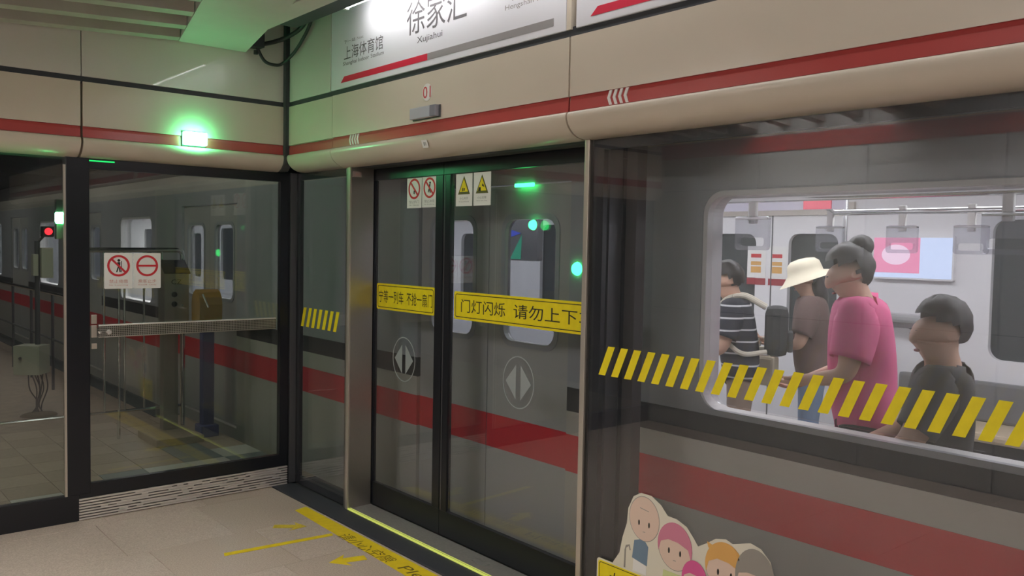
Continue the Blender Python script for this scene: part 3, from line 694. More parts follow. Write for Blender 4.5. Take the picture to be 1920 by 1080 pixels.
# ================================================================== CABLES IN THE CORNER
def smooth_path(pts, n=10):
    P = [Vector(q) for q in pts]; P = [P[0] * 2 - P[1]] + P + [P[-1] * 2 - P[-2]]; out = []
    for i in range(1, len(P) - 2):
        for k in range(n):
            t = k / n; a, b, c, d = P[i-1], P[i], P[i+1], P[i+2]
            out.append(0.5 * ((2*b) + (c - a)*t + (2*a - 5*b + 4*c - d)*t*t + (-a + 3*b - 3*c + d)*t**3))
    out.append(P[-2]); return out
cb = [([(2.26, 5.25, 2.99), (2.315, 5.24, 2.87), (2.36, 5.235, 2.80), (2.42, 5.23, 2.784), (2.475, 5.225, 2.80), (2.500, 5.10, 2.86), (2.505, 4.95, 2.96), (2.505, 4.85, 3.06)], 0.010, 'black cable looping down across the corner joint'),
      ([(2.28, 5.26, 2.90), (2.34, 5.25, 2.905), (2.42, 5.24, 2.93), (2.49, 5.18, 2.965), (2.505, 5.02, 3.0), (2.50, 4.88, 3.08)], 0.014, 'thick black cable crossing the corner above the loop')]
for pts, r, lab in cb:
    tag(MB().tube(smooth_path(pts), r, 10).build('hanging_cable', cablem), lab, 'cable', 'cables in the corner')
jb = tag(empty('junction_box', (2.30, 5.24, 2.87)), 'dark junction box tucked beside the soffit end', 'box')
MB().bbox((2.265, 5.20, 2.875), (2.345, 5.29, 3.0), 0.006).build('body', cablem, jb)
MB().tube([(2.305, 5.245, 2.86), (2.305, 5.245, 2.835)], 0.014, 10).build('gland', cablem, jb)

# ================================================================== WALKWAY BEYOND THE END PARTITION
fw = tag(MB().box((-2, YA + 0.06, -0.25), (2.86, 26, -0.010)).build('floor_walkway', mat('walkway_screed', S(158, 140, 122), 0.5, noise=0.12, nscale=14)), kind='structure')
random.seed(5)
wm = [mat('walkway_tile_sand', S(170, 152, 130), 0.4, noise=0.1, nscale=40), mat('walkway_tile_tan', S(160, 142, 120), 0.4, noise=0.1, nscale=40)]
wp = mat('walkway_tile_pale', S(196, 196, 188), 0.4); wt = mat('walkway_tile_grey', S(112, 124, 124), 0.4)
for j in range(9):
    for i in range(8):
        x0 = 2.86 - 0.3 * (i + 1); y0 = 5.47 + 0.3 * j
        m = wm[(i * 7 + j * 3) % 2]
        if (i, j) in ((1, 2), (0, 3), (2, 2), (5, 1)): m = wp
        if (i, j) in ((3, 2), (0, 2), (1, 4), (1, 3)): m = wt
        MB().box((x0 + .002, y0 + .002, -0.010), (x0 + .298, y0 + .298, 0.0)).build('tile', m, fw)
wlk = tag(MB().box((-2.0, YA + 0.1, -0.1), (-1.8, 26, 3.4)).build('wall_walkway', tunnelm), kind='structure')
tag(MB().box((-1.79, 5.6, 3.08), (2.5, 20, 3.13)).build('ceiling_walkway', mat('pale_soffit_board', S(176, 176, 172), 0.6)), kind='structure')
ra = tag(empty('barrier_railing', (2.1, 7.45, 0)), 'steel railing with upright bars across the walkway end', 'railing')
MB().tube([(1.78, 7.45, 1.56), (2.58, 7.45, 1.568), (2.612, 7.45, 1.555), (2.622, 7.45, 1.52), (2.622, 7.45, 0.0)], 0.021, 10).build('top_rail', chrome, ra)
MB().tube([(1.20, 7.45, 0.228), (2.60, 7.45, 0.228)], 0.013, 8).build('bottom_rail', chrome, ra)
for x in (1.86, 1.990, 2.105, 2.148, 2.303, 2.45):
    MB().tube([(x, 7.45, 0.228), (x, 7.45, 1.56)], 0.009, 8).build('bar', chrome, ra)
for x in (1.86, 2.10):
    MB().tube([(x, 7.45, 0.0), (x, 7.45, 0.24)], 0.014, 8).build('leg', chrome, ra)
cbx = tag(empty('control_box', (2.50, 7.38, 0)), 'steel control box with slanted hood on a post by the railing', 'control box')
MB().sweep([(7.25, 0.97), (7.405, 0.97), (7.405, 1.47), (7.37, 1.47), (7.25, 1.375)], 'x', 2.405, 2.605).build('body', steel, cbx)
MB().sweep([(7.236, 1.372), (7.37, 1.478), (7.37, 1.486), (7.23, 1.380)], 'x', 2.398, 2.612).build('hood', black, cbx)
MB().bbox((2.41, 7.29, 0.06), (2.53, 7.39, 0.975), 0.004).build('post', steel, cbx)
MB().bbox((2.24, 6.94, 0.0), (2.62, 7.415, 0.06), 0.006).build('plinth', wm[1], cbx)
lettering('plate_marking', 'CZ', onA(2.46, 7.25, 1.285), 0.0, 0.0, 0.085, 0.04, ink, cbx)
for x, z in ((2.485, 1.20), (2.485, 1.12)):
    MB().tube([(x, 7.251, z), (x, 7.235, z)], [0.024, 0.02], 16).build('knob', ink, cbx)
MB().tube([(2.55, 7.251, 1.11), (2.55, 7.24, 1.11)], 0.008, 10).build('key_switch', chrome, cbx)
bp_ = tag(empty('emergency_post', (2.70, 7.2, 0)), 'blue post carrying an ochre hooded unit beside the train', 'post')
bl = mat('blue_paint', S(50, 62, 112), 0.5); oc = mat('ochre_paint', S(178, 132, 52), 0.5)
MB().bbox((2.675, 7.12, 0.012), (2.775, 7.20, 1.0), 0.01).build('column', bl, bp_)
MB().bbox((2.65, 7.08, 0.0), (2.80, 7.24, 0.10), 0.01).build('foot', bl, bp_)
MB().sweep([(7.06, 0.98), (7.24, 0.98), (7.245, 1.12), (7.23, 1.18), (7.20, 1.22), (7.15, 1.245), (7.10, 1.22), (7.07, 1.18), (7.055, 1.12)], 'x', 2.625, 2.815).build('hood', oc, bp_)
MB().tube([(2.645, 7.05, 1.21), (2.69, 7.045, 1.10)], 0.010, 8).build('handle', chrome, bp_)
# walkway edge railing running away along the track
rl = tag(empty('edge_railing', (2.23, 13, 0)), 'long handrail running away along the walkway edge', 'railing')
MB().tube([(2.23, 9.2, 1.05), (2.23, 21, 1.05)], 0.02, 8).build('handrail', chrome, rl)
MB().tube([(2.23, 9.2, 0.55), (2.23, 21, 0.55)], 0.013, 8).build('mid_rail', frameg, rl)
for k in range(12): MB().tube([(2.23, 9.25 + k * 1.05, 0.0), (2.23, 9.25 + k * 1.05, 1.05)], 0.016, 8).build('baluster', frameg, rl)
# signal post, cabinet and its wires
sc_ = tag(empty('cable_cabinet', (1.75, 8.85, 0)), 'pale steel cabinet on a bundle of wires beside the signal post', 'cabinet')
ca = math.radians(-38)
def rotbox(mb, c, sx, sy, z0, z1, a):
    q = [Vector((x, y)) for x, y in ((-sx, -sy), (sx, -sy), (sx, sy), (-sx, sy))]
    q = [(c[0] + v.x * math.cos(a) - v.y * math.sin(a), c[1] + v.x * math.sin(a) + v.y * math.cos(a)) for v in q]
    return mb.add([(x, y, z0) for x, y in q] + [(x, y, z1) for x, y in q], [(0,3,2,1),(4,5,6,7),(0,1,5,4),(1,2,6,5),(2,3,7,6),(3,0,4,7)])
cabm = mat('cabinet_cream', S(188, 188, 170), 0.5)
rotbox(MB(), (1.745, 8.88), 0.115, 0.10, 0.395, 0.66, ca).build('body', cabm, sc_)
rotbox(MB(), (1.684, 8.802), 0.108, 0.006, 0.40, 0.655, ca).build('door', cabm, sc_)
MB().tube([(1.64, 8.82, 0.55), (1.632, 8.80, 0.55)], 0.012, 10).build('lock', ink, sc_)
random.seed(9)
wires = tag(empty('wire_bundle', (1.80, 8.9, 0)), 'bundle of thin wires rising from the floor into the cabinet', 'wires')
for k in range(7):
    a = 1.72 + 0.024 * k
    MB().tube(smooth_path([(a, 8.90, 0.395), (a + random.uniform(-.03, .05), 8.88, 0.25), (1.80 + random.uniform(-.02, .03), 8.88, 0.10), (1.80 + random.uniform(-.1, .1), 8.86, 0.005)]), 0.006, 6).build('wire', cablem, wires)
MB().ball((1.80, 8.87, 0.0), (0.16, 0.12, 0.035), 14, 8, 0.0).build('floor_seal', mat('seal_brown', S(92, 80, 62), 0.9), wires)
sg = tag(empty('signal_post', (1.82, 8.9, 0.66)), 'grey signal post with red light standing on the cabinet', 'signal')
MB().tube([(1.80, 8.9, 0.66), (1.80, 8.9, 1.62)], 0.022, 10).build('pole', frameg, sg)
MB().bbox((1.755, 8.84, 1.30), (1.80, 8.93, 1.50), 0.006).build('side_box', cabm, sg)
MB().bbox((1.82, 8.82, 1.28), (1.92, 8.93, 1.56), 0.01).build('head_box', cabm, sg)
MB().bbox((1.83, 8.82, 1.66), (1.93, 8.92, 1.76), 0.01).build('lamp_housing', black, sg)
MB().tube([(1.88, 8.825, 1.711), (1.88, 8.80, 1.711)], [0.034, 0.03], 16).build('red_lens', em_red, sg)
MB().tube([(1.80, 8.9, 1.60), (1.86, 8.88, 1.68)], 0.012, 8).build('arm', frameg, sg)

# ================================================================== TRAIN
XT = 3.05
tr = tag(empty('metro_train', (4.5, 9.0, -1.15)), 'silver metro train with red stripe and lit windows behind the glass', 'train')
ft_ = Fr((XT, 0, 0), (0, -1, 0), (0, 0, 1))            # u = -y, v = z, normal towards the platform
YEND = -2.6
wins = [(0.80, 2.31), None, (9.60, 10.75), (13.71, 14.91), (17.91, 19.11)]
doors = [3.81, 8.0, 12.2, 16.4]
edges = [YEND] + [e for d in doors for e in (d - 0.68, d + 0.68)] + [21.0]
def rect(y0, y1, z0, z1): return [(-y1, z0), (-y0, z0), (-y0, z1), (-y1, z1)]
for k in range(5):
    a, b = edges[2 * k], edges[2 * k + 1]
    if wins[k] is None:
        MB().ext(ft_, rect(a, b, 0.94, 2.12), -0.03, 0.0).build('blank_panel', carbody, tr)
        MB().ext(ft_, rect(a, b, 0.0, 2.12), -0.125, -0.105).build('inner_lining', carin, tr)
    w0, w1_ = wins[k] or (0, 0)
    hole = rrect(-w1_, 0.965, -w0, 1.905, 0.10, 8)
    if wins[k]: q = MB().ext(ft_, rect(a, b, 0.94, 2.12), -0.03, 0.0, [hole]).build('window_panel', carbody, tr)
    if wins[k]: MB().ext(ft_, rrect(-w1_ - .002, 0.963, -w0 + .002, 1.907, 0.10, 8), -0.10, -0.006, [rrect(-w1_ + .022, 0.9645, -w0 - .022, 1.883, 0.085, 8)]).build('window_frame', carin, q)
    if wins[k]: MB().ext(ft_, rrect(-w1_ + .02, 0.985, -w0 - .02, 1.885, 0.085, 8), -0.05, -0.042).build('pane', gl_car, q)
    if wins[k]: MB().ext(ft_, rect(a, b, 0.0, 2.12), -0.125, -0.105, [rrect(-w1_ + .015, 0.88, -w0 - .015, 1.89, 0.09, 8)]).build('inner_lining', carin, tr)
    MB().ext(ft_, rect(a, b, 0.818, 0.939), -0.03, 0.0).build('black_band', carblk, tr)
    MB().ext(ft_, rect(a, b, 0.698, 0.817), -0.03, 0.0).build('waist_panel', carlow, tr)
    MB().ext(ft_, rect(a, b, 0.507, 0.697), -0.03, 0.001).build('red_stripe', carred, tr)
    MB().ext(ft_, rect(a, b, -0.32, 0.506), -0.03, 0.0).build('lower_panel', carlow, tr)
for d in doors:
    MB().ext(ft_, rect(d - .68, d + .68, 1.99, 2.12), -0.06, 0.0).build('door_header', carbody, tr)
    MB().ext(ft_, rect(d - .68, d + .68, -0.32, -0.01), -0.06, 0.0).build('door_step', carlow, tr)
    for s_ in (-1, 1):
        a, b = (d - .675, d - .003) if s_ < 0 else (d + .003, d + .675)
        c = (a + b) / 2 + s_ * 0.01
        hl = rrect(-c - .205, 1.13, -c + .205, 1.80, 0.07, 6)
        lf = MB().ext(ft_, rect(a, b, 0.0, 1.985), -0.06, -0.022, [hl]).build('door_leaf', cardoor, tr)
        MB().ext(ft_, rrect(-c - .203, 1.132, -c + .203, 1.798, 0.07, 6), -0.048, -0.040).build('door_pane', gl_cdoor, lf)
        MB().ext(ft_, rrect(-c - .235, 1.10, -c + .235, 1.83, 0.09, 6), -0.022, -0.016, [hl]).build('door_gasket', carbody, lf)
        MB().ext(ft_, rect(a, b, 0.507, 0.697), -0.024, -0.020).build('door_stripe', carred, lf)
# cant rail and roof
MB().sweep([(XT, 2.12), (XT + .005, 2.22), (XT + .03, 2.30), (XT + .09, 2.30), (XT + .09, 2.12)], 'y', YEND, 21).build('cant_rail', carlow, tr)
MB().sweep([(XT + .03, 2.30), (XT + .25, 2.55), (XT + .7, 2.72), (4.55, 2.78), (5.4, 2.72), (5.85, 2.55), (6.07, 2.30)], 'y', YEND, 21).build('roof', mat('train_roof', S(96, 96, 96), 0.6), tr)
MB().box((XT + .1, YEND, -0.08), (6.0, 21, 0.0)).build('car_floor', carfloor, tr)
MB().box((XT + .13, YEND, 2.13), (5.97, 21, 2.16)).build('car_ceiling', carin, tr)
MB().sweep([(XT + .05, -0.32), (6.0, -0.32), (5.9, -0.75), (XT + .2, -0.75)], 'y', YEND, 21).build('underframe', carblk, tr)
for y in (-0.5, 1.3, 9.6, 11.4):
    MB().box((XT + .25, y, -1.12), (5.8, y + .25, -0.72)).build('bogie', carblk, tr)
MB().box((XT, 20.98, -0.3), (6.05, 21.0, 2.6)).build('end_wall', carbody, tr)
MB().box((XT, YEND, -0.3), (6.05, YEND + .02, 2.6)).build('end_wall', carbody, tr)
for x in (3.95, 5.15):
    MB().box((x - .10, YEND + .3, 2.115), (x + .10, 20.5, 2.131)).build('light_strip', em_car, tr)
# far side lining with doors and windows
XF = 5.92
ff = Fr((XF, 0, 0), (0, -1, 0), (0, 0, 1))
fholes = []
for d in doors:
    for s_ in (-1, 1):
        c = d + s_ * 0.35; fholes.append((c - .205, c + .205, 0.98, 1.79))
for w0, w1_ in ((0.5, 2.20), (5.31, 6.51), (9.60, 10.75), (13.71, 14.91), (17.91, 19.11)): fholes.append((w0, w1_, 0.98, 1.88))
fw_ = MB().ext(ff, rect(YEND, 21, 0, 2.13), -0.06, 0.0, [rrect(-b, z0, -a, z1, 0.08, 6) for a, b, z0, z1 in fholes]).build('far_wall', carin, tr)
for a, b, z0, z1 in fholes:
    MB().ext(ff, rrect(-b, z0, -a, z1, 0.08, 6), -0.05, -0.04).build('far_pane', gl_dark, fw_)
MB().box((XF + .061, YEND, -0.3), (6.06, 21, 2.3)).build('far_side', carbody, tr)
for d in doors:
    MB().box((XF - .004, d - .004, 0.02), (XF + .001, d + .004, 1.95)).build('door_seam', frameg, fw_)
    MB().box((XF - .03, d - .68, 1.93), (XF + .001, d + .68, 2.02)).build('door_cover', mat('beige_cover', S(196, 186, 178), 0.5), fw_)
# posters on the far door, red band, screen, green sticker
for y1, w_ in ((4.03, 0.17), (3.835, 0.16)):
    fp = onB(XF, y1, 0); ps = MB().ext(fp, rrect(0, 1.44, w_, 1.69, .004), 0, .002).build('poster', whitep, fw_)
    f2 = Fr(fp.p(0, 0, .0022), fp.u, fp.v)
    for a, b, m in ((1.60, 1.63, redink), (1.54, 1.57, gold), (1.48, 1.53, gold)):
        MB().ext(f2, [(w_ * .2, a), (w_ * .75, a), (w_ * .75, b), (w_ * .2, b)], 0, .001).build('poster_print', m, ps)
    MB().ext(f2, [(0, 1.385), (w_, 1.385), (w_, 1.437), (0, 1.437)], -.002, .001).build('red_band', mat('band_red', S(160, 48, 62), 0.5), fw_)
fp = onB(XF - .02, 2.98, 1.475)
scn = MB().ext(fp, rrect(0, 0, 0.56, 0.30, .01), -.02, .012).build('video_screen', carin, fw_)
MB().ext(Fr(fp.p(0, 0, .0122), fp.u, fp.v), [(.012, .045), (.335, .045), (.335, .288), (.012, .288)], 0, .001).build('pink_picture', em_pink, scn)
MB().ext(Fr(fp.p(0, 0, .0134), fp.u, fp.v), circ(.17, .17, .10, .07, 24), 0, .0008).build('picture_motif', emis('screen_white', S(238, 205, 225), 1.0), scn)
MB().ext(Fr(fp.p(0, 0, .0122), fp.u, fp.v), [(.336, .012), (.548, .012), (.548, .288), (.336, .288)], 0, .001).build('pale_picture', em_pale, scn)
MB().ext(Fr(fp.p(0, 0, .0122), fp.u, fp.v), [(.012, .012), (.335, .012), (.335, .044), (.012, .044)], 0, .001).build('ticker_line', em_pale, scn)
MB().ext(onB(XF, 2.62, 1.06), rrect(0, 0, .18, .10, .01), 0, .002).build('green_sticker', mat('green_sticker', S(58, 140, 84), 0.5), fw_)
MB().bbox((XF - .10, 2.42, 1.18), (XF, 2.96, 1.24), 0.02).build('grey_shelf', mat('grey_shelf', S(168, 166, 168), 0.5), fw_)
# rails, poles, hanging handles
for x, y1 in ((3.50, 2.58), (4.95, 2.80)):
    rl_ = MB().tube([(x, -2, 1.896), (x, y1 - .05, 1.896), (x, y1, 1.92), (x, y1 + .02, 2.13)], 0.018, 10).build('grab_rail', chrome, tr)
    for y in ([2.36, 1.25] if x < 4 else [3.0 - .22, 2.33, 1.95]):
        hs = MB().bbox((x - .012, y - .02, 1.78), (x + .012, y + .02, 1.93), .004).build('strap', whitep, rl_)
        MB().ext(onB(x, y + .09, 1.655), rrect(0, 0, .18, .16, .02), -.012, .012, [rrect(.02, .02, .16, .06, .012)]).build('handle', acryl, hs)
        MB().bbox((x - .014, y - .09, 1.80), (x + .014, y + .09, 1.812), .003).build('handle_clip', chrome, hs)
for x, y in ((3.62, 2.98), (5.35, 2.9), (4.55, 3.9)):
    MB().tube([(x, y, 0.0), (x, y, 2.13)], 0.018, 10).build('pole', chrome, tr)
for y in (2.36,):
    MB().box((4.2, y, 1.88), (4.21, y + .16, 2.12)).build('hanging_banner', mat('banner_red', S(190, 70, 90), 0.6), tr)
MB().box((4.6, 2.5, 1.90), (4.61, 3.6, 2.12)).build('hanging_banner', mat('banner_lilac', S(214, 210, 226), 0.6), tr)
# benches
greyshelf0 = mat('bench_back_grey', S(110, 110, 112), 0.5)
for x0, x1 in ((XT + .13, XT + .56), (XF - .43, XF)):
    bk = x0 if x0 < 4 else x1 - .05
    bn = MB().bbox((x0, 0.55, 0.52), (x1, 2.75, 0.58), .02).build('bench_seat', seatm, tr)
    MB().bbox((bk, 0.55, 0.58), (bk + .05, 2.75, 0.84), .02).build('bench_back', greyshelf0, bn)
    MB().box((x0 + .05, 0.6, 0.0), (x1 - .05, 2.7, 0.52)).build('bench_base', carblk, bn)
# glowing shapes and spots added for coloured glows seen through the screen doors
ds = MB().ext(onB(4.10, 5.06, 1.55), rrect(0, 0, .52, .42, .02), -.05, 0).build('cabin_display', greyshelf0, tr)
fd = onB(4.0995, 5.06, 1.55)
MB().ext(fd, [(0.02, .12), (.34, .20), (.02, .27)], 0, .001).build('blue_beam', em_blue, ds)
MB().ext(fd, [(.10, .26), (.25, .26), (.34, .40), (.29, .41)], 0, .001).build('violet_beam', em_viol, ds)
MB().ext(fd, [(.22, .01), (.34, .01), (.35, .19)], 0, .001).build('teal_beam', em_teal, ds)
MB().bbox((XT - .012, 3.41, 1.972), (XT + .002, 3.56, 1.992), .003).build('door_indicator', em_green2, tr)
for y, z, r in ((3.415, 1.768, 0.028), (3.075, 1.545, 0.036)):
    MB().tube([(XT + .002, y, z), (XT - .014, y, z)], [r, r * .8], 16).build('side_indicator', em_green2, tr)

# ================================================================== PEOPLE
def skin_mesh(J, E, root):
    names = list(J); idx = {n: i for i, n in enumerate(names)}
    me = bpy.data.meshes.new('sk'); me.from_pydata([J[n][0] for n in names], [(idx[a], idx[b]) for a, b in E], [])
    ob = bpy.data.objects.new('sk', me); COL.objects.link(ob)
    md = ob.modifiers.new('skin', 'SKIN'); md.use_smooth_shade = True
    for i, n in enumerate(names):
        sv = me.skin_vertices[0].data[i]; r = J[n][1]; sv.radius = (r, r); sv.use_root = (n == root)
    sb = ob.modifiers.new('sub', 'SUBSURF'); sb.levels = 2; sb.render_levels = 2
    dg = bpy.context.evaluated_depsgraph_get(); out = bpy.data.meshes.new_from_object(ob.evaluated_get(dg))
    bpy.data.objects.remove(ob); bpy.data.meshes.remove(me)
    return out
def put(name, me, m, parent):
    ob = bpy.data.objects.new(name, me); COL.objects.link(ob); ob.parent = parent; me.name = name
    me.materials.clear(); me.materials.append(m)
    for p in me.polygons: p.use_smooth = True
    return ob
skin_m = mat('skin_tone', S(210, 166, 142), 0.55); hair_m = mat('dark_hair', S(44, 36, 36), 0.5, noise=0.2, nscale=90, stretch=(1, 1, 6))
eye_w = mat('eye_white', S(235, 232, 228), 0.3); eye_d = mat('eye_dark', S(30, 22, 20), 0.2); lip = mat('lip_tone', S(170, 100, 96), 0.5)
def person(pos, rz, H, label, shirt, trous, lean=0.0, arms=None, sit=False, hair='short', seat_z=0.46, turn=0.0, nod=0.18, loose=0.022):
    s = H / 1.72
    t = tag(empty('person', pos), label, 'person'); t.rotation_euler = (0, 0, rz)
    zo = 0.0
    hipz = 0.93 if not sit else (seat_z / s + 0.115)
    dz = hipz - 0.93
    L = Matrix.Rotation(lean, 3, 'Y')
    piv = Vector((0, 0, hipz))
    def U_(x, y, z): return (piv + L @ (Vector((x, y, z + dz)) - piv)) * s
    Tn = Matrix.Rotation(turn, 3, 'Z')
    nk = Vector((0, 0, 1.47 + dz))
    def Hd(x, y, z):
        v = Matrix.Rotation(nod, 3, 'Y') @ Vector((x, y, z - 1.50)); v = Tn @ v
        return U_(v.x, v.y, v.z + 1.472)
    J = {}; E = []
    def add(n, p, r, to=None):
        J[n] = (Vector(p), r * s)
        if to: E.append((to, n))
    add('pelvis', U_(0, 0, .93), .135); add('waist', U_(0, 0, 1.07), .125, 'pelvis'); add('chest', U_(.005, 0, 1.26), .150, 'waist'); add('neckb', U_(-.01, 0, 1.405), .092, 'chest')
    add('neck', U_(.0, 0, 1.455), .066, 'neckb'); add('jaw', Hd(.022, 0, 1.535), .078, 'neck'); add('mid', Hd(.006, 0, 1.605), .098, 'jaw'); add('crown', Hd(-.008, 0, 1.668), .075, 'mid')
    add('nose', Hd(.116, 0, 1.575), .021, 'mid'); add('chin', Hd(.066, 0, 1.512), .024, 'jaw')
    for q, e in (('L', 1), ('R', -1)):
        add('ear' + q, Hd(-.01, e * .095, 1.59), .014, 'mid')
        add('sh' + q, U_(-.01, e * .165, 1.375), .072, 'chest')
        el, wr = (arms or {}).get(q, ((.02, e * .24, 1.10), (.14, e * .20, .92)))
        add('el' + q, U_(*el), .048, 'sh' + q); add('wr' + q, U_(*wr), .028, 'el' + q)
        d = (J['wr' + q][0] - J['el' + q][0]).normalized(); sd = d.cross(Vector((0, 0, 1)))
        sd = sd.normalized() if sd.length > .1 else Vector((0, 1, 0)); nd = sd.cross(d)
        w_ = J['wr' + q][0]
        add('pm' + q, w_ + d * .075 * s, .030, 'wr' + q)
        for k, (o, l) in enumerate(((-.027, .062), (-.009, .074), (.009, .070), (.027, .054))):
            a = w_ + (d * .088 + sd * o) * s
            add(f'f{k}a' + q, a, .0095, 'pm' + q); add(f'f{k}b' + q, a + (d * l * .5 + nd * .008) * s, .0085, f'f{k}a' + q); add(f'f{k}c' + q, a + (d * l * .85 + nd * .032) * s, .007, f'f{k}b' + q)
        add('ta' + q, w_ + (d * .04 - sd * .036 + nd * .01) * s, .011, 'pm' + q); add('tb' + q, w_ + (d * .075 - sd * .056 + nd * .02) * s, .009, 'ta' + q)
        add('hip' + q, (Vector((0, e * .09, hipz - .03))) * s, .09, 'pelvis')
        if sit:
            kn, an, to = Vector((.42, e * .11, hipz + .0)), Vector((.42, e * .11, .09)), Vector((.56, e * .12, .045))
        else:
            kn, an, to = Vector((.02, e * .10, .50)), Vector((-.01, e * .10, .09)), Vector((.15, e * .115, .045))
        add('kn' + q, kn * s, .056, 'hip' + q); add('an' + q, an * s, .04, 'kn' + q); add('to' + q, to * s, .036, 'an' + q)
    body = put('body', skin_mesh(J, E, 'pelvis'), skin_m, t)
    def seg(p, a_, b_):
        ab = b_ - a_; k = max(0.0, min(1.0, (p - a_).dot(ab) / max(ab.length_squared, 1e-9))); return (p - (a_ + ab * k)).length, k
    bm0 = body.data; info = []
    for f in bm0.polygons:
        best = None
        for a_, b_ in E:
            d_, k = seg(f.center, J[a_][0], J[b_][0]); d_ -= (J[a_][1] * (1 - k) + J[b_][1] * k)
            if best is None or d_ < best[0]: best = (d_, a_, b_, k)
        info.append(best)
    def garment(name, test, off, m):
        keep = [f for f, q in zip(bm0.polygons, info) if test(q[1], q[2], q[3], f.center)]
        ids = sorted({i for f in keep for i in f.vertices}); mp_ = {v: i for i, v in enumerate(ids)}
        me = bpy.data.meshes.new(name); me.from_pydata([bm0.vertices[i].co + bm0.vertices[i].normal * off * s for i in ids], [], [[mp_[i] for i in f.vertices] for f in keep])
        ob = put(name, me, m, t); so = ob.modifiers.new('cloth', 'SOLIDIFY'); so.thickness = 0.004; so.offset = 1
        return ob
    tors = {('pelvis', 'waist'), ('waist', 'chest')}
    hz = J['pelvis'][0].z
    def is_shirt(a_, b_, k, c):
        if (a_, b_) in tors: return True
        if (a_, b_) == ('chest', 'neckb'): return k < 0.88
        if a_ == 'chest': return True
        if a_[:2] == 'sh': return k < 0.72
        if a_ == 'pelvis': return c.z > hz - 0.06 * s
        return False
    def is_trous(a_, b_, k, c):
        return (a_ == 'pelvis' and b_[:3] == 'hip') or a_[:3] == 'hip' or (a_[:2] == 'kn' and k < 0.92) or ((a_, b_) == ('pelvis', 'waist') and k < 0.4)
    garment('shirt', is_shirt, loose, shirt); garment('trousers', is_trous, 0.012, trous)
    for q in 'LR': garment('shoe', lambda a_, b_, k, c: (a_ == 'an' + q) or (a_ == 'kn' + q and k >= 0.94), 0.01, mat('shoe_dark', S(52, 50, 50), 0.5))
    # face and hair in head space
    def headpart(mb, name, m):
        mb.v = [Vector(Hd(v.x, v.y, v.z)) for v in mb.v]
        me = bpy.data.meshes.new(name); me.from_pydata(mb.v, [], mb.f); return put(name, me, m, t)
    for e_ in (-1, 1):
        headpart(MB().ball((.083, e_ * .034, 1.603), (.013, .016, .010), 10, 8), 'eye', eye_w)
        headpart(MB().ball((.094, e_ * .035, 1.603), (.005, .007, .007), 8, 6), 'pupil', eye_d)
        headpart(MB().ball((.092, e_ * .036, 1.624), (.006, .018, .0035), 10, 6), 'eyebrow', hair_m)
    headpart(MB().ball((.090, 0, 1.540), (.010, .024, .006), 10, 6), 'mouth', lip)
    hm = MB().ball((-.02, 0, 1.632), (.110, .104, .116), 24, 18)
    random.seed(int(H * 1000))
    keep = []
    for i, v in enumerate(hm.v):
        v.x += random.uniform(-.004, .004); v.z += random.uniform(-.004, .004)
    lim = lambda v: (v.z > 1.682 or v.x < (0.04 if v.z > 1.64 else -0.02)) and v.z > (1.50 if hair != 'short' else 1.545)
    hm.f = [f for f in hm.f if all(lim(hm.v[i]) for i in f)]
    headpart(hm, 'hair', hair_m)
    if hair == 'bun': headpart(MB().ball((-.095, 0, 1.70), (.06, .055, .055), 14, 10), 'hair_bun', hair_m)
    if hair == 'long': headpart(MB().ball((-.07, 0, 1.50), (.06, .09, .15), 14, 10), 'hair_back', hair_m)
    t['_Hd'] = 0
    return t, Hd, J
pinkc = mat('pink_shirt', S(230, 98, 150), 0.7); greyc = mat('charcoal_shirt', S(70, 68, 68), 0.8); darkc = mat('dark_trousers', S(48, 48, 56), 0.8); jean = mat('blue_denim', S(120, 142, 170), 0.8)
brownc = mat('brown_top', S(108, 84, 80), 0.8)
stp = mat('striped_navy_shirt', S(44, 46, 58), 0.8)
nt = stp.node_tree; tc = nt.nodes.new('ShaderNodeTexCoord'); sx = nt.nodes.new('ShaderNodeSeparateXYZ'); mu = nt.nodes.new('ShaderNodeMath'); mu.operation = 'MULTIPLY'; mu.inputs[1].default_value = 13.0
fc = nt.nodes.new('ShaderNodeMath'); fc.operation = 'FRACT'; gt = nt.nodes.new('ShaderNodeMath'); gt.operation = 'GREATER_THAN'; gt.inputs[1].default_value = 0.86
mx = nt.nodes.new('ShaderNodeMixRGB'); mx.inputs[1].default_value = S(44, 46, 58); mx.inputs[2].default_value = S(220, 220, 222)
nt.links.new(tc.outputs['Object'], sx.inputs[0]); nt.links.new(sx.outputs['Z'], mu.inputs[0]); nt.links.new(mu.outputs[0], fc.inputs[0]); nt.links.new(fc.outputs[0], gt.inputs[0]); nt.links.new(gt.outputs[0], mx.inputs[0]); nt.links.new(mx.outputs[0], nt.nodes['Principled BSDF'].inputs['Base Color'])

W = math.pi / 2
p3, H3, J3 = person((3.80, 1.93, 0.0), math.radians(116), 1.71, 'person in a pink shirt with dark hair standing by the train window', pinkc, darkc, lean=0.10, hair='bun',
       arms={'L': ((.06, .23, 1.12), (.24, .16, 1.10)), 'R': ((.04, -.24, 1.12), (.26, -.14, 1.06))}, turn=0.15, loose=0.036, nod=0.3)
p4, H4, J4 = person((3.45, 1.46, 0.0), math.radians(112), 1.70, 'person in a charcoal shirt sitting on the bench by the train window', greyc, darkc, lean=-0.02, sit=True, seat_z=0.60, turn=0.35,
       arms={'L': ((.10, .26, 1.14), (.34, .16, 1.05)), 'R': ((.10, -.26, 1.14), (.34, -.14, 1.02))})
p1, H1, J1 = person((4.78, 3.27, 0.0), math.radians(122), 1.60, 'person in a navy shirt with thin white stripes standing near the far train door', stp, mat('tan_trousers', S(150, 128, 112), 0.8), lean=0.16,
       arms={'L': ((.10, .24, 1.12), (.32, .16, 1.08)), 'R': ((.10, -.24, 1.12), (.30, -.14, 1.02))})
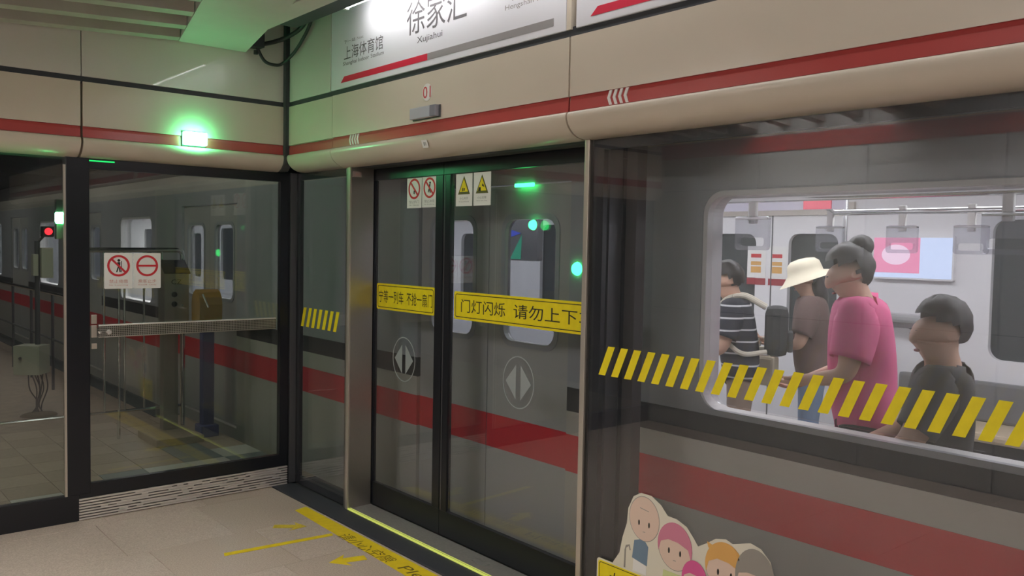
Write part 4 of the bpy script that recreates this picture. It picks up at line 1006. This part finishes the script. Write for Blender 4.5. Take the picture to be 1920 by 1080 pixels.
p2, H2, J2 = person((5.36, 3.10, 0.0), math.radians(118), 1.61, 'person in a cream sun hat standing behind the pink shirted person', brownc, jean, lean=0.08, hair='long',
       arms={'L': ((.08, .24, 1.10), (.28, .14, 1.14)), 'R': ((.08, -.24, 1.10), (.28, -.12, 1.10))})
# cream sun hat
hatm = mat('cream_hat', S(236, 226, 200), 0.8)
hat = MB()
ringsz = [(.205, 1.585), (.17, 1.615), (.128, 1.645), (.122, 1.68), (.115, 1.715), (.085, 1.742), (.03, 1.752)]
seg = 28
for r, z in ringsz:
    hat.v += [Vector((r * math.cos(i * 2 * math.pi / seg) - .005, r * .88 * math.sin(i * 2 * math.pi / seg), z - (.02 * math.cos(i * 2 * math.pi / seg) if r > .15 else 0))) for i in range(seg)]
for k in range(len(ringsz) - 1):
    for i in range(seg): hat.f.append((k * seg + i, k * seg + (i + 1) % seg, (k + 1) * seg + (i + 1) % seg, (k + 1) * seg + i))
hat.f.append(tuple(range((len(ringsz) - 1) * seg, len(ringsz) * seg)))
hat.v = [Vector(H2(v.x, v.y, v.z)) for v in hat.v]
me = bpy.data.meshes.new('sun_hat'); me.from_pydata(hat.v, [], hat.f); put('sun_hat', me, hatm, p2)
# backpack worn by the striped person
bpk = tag(empty('backpack', (4.78, 3.27, 1.0)), 'dark backpack with cream straps on the striped person', 'bag'); bpk.rotation_euler = (0, 0, math.radians(122))
def bl_(x, y, z): return (4.78 + x, 3.27 + y, z)
MB().bbox(bl_(-.28, -.12, 0.98), bl_(-.135, .12, 1.30), .05).build('bag_body', mat('backpack_dark', S(52, 54, 56), 0.8), bpk)
for y in (-.105, .105):
    MB().tube(smooth_path([bl_(-.15, y, 1.01), bl_(0.0, y * 1.6, 1.0), bl_(.115, y * 1.1, 1.10), bl_(.155, y * .9, 1.24), bl_(.11, y * .8, 1.335), bl_(-.0, y * .8, 1.36), bl_(-.14, y * .8, 1.29)]), .016, 8).build('strap', mat('cream_strap', S(216, 208, 190), 0.8), bpk)
MB().bbox(bl_(-.31, -.09, 1.01), bl_(-.275, .09, 1.14), .012).build('front_pocket', mat('backpack_pocket', S(70, 72, 74), 0.8), bpk)
tote = tag(empty('tote_bag', (5.10, 3.32, 0.74)), 'cream tote bag held by the person in the sun hat', 'bag')
MB().bbox((5.06, 3.22, 0.74), (5.14, 3.42, 0.94), .02).build('bag_body', mat('cream_canvas', S(214, 200, 176), 0.8), tote)
for x in (5.08, 5.12):
    MB().tube(smooth_path([(x, 3.26, 0.93), (x, 3.29, 1.05), (x, 3.35, 1.05), (x, 3.38, 0.93)]), .007, 6).build('bag_handle', mat('canvas_handle', S(224, 216, 200), 0.8), tote)

for o in scene.objects:
    for k in ('_o', '_Hd'):
        if k in o: del o[k]
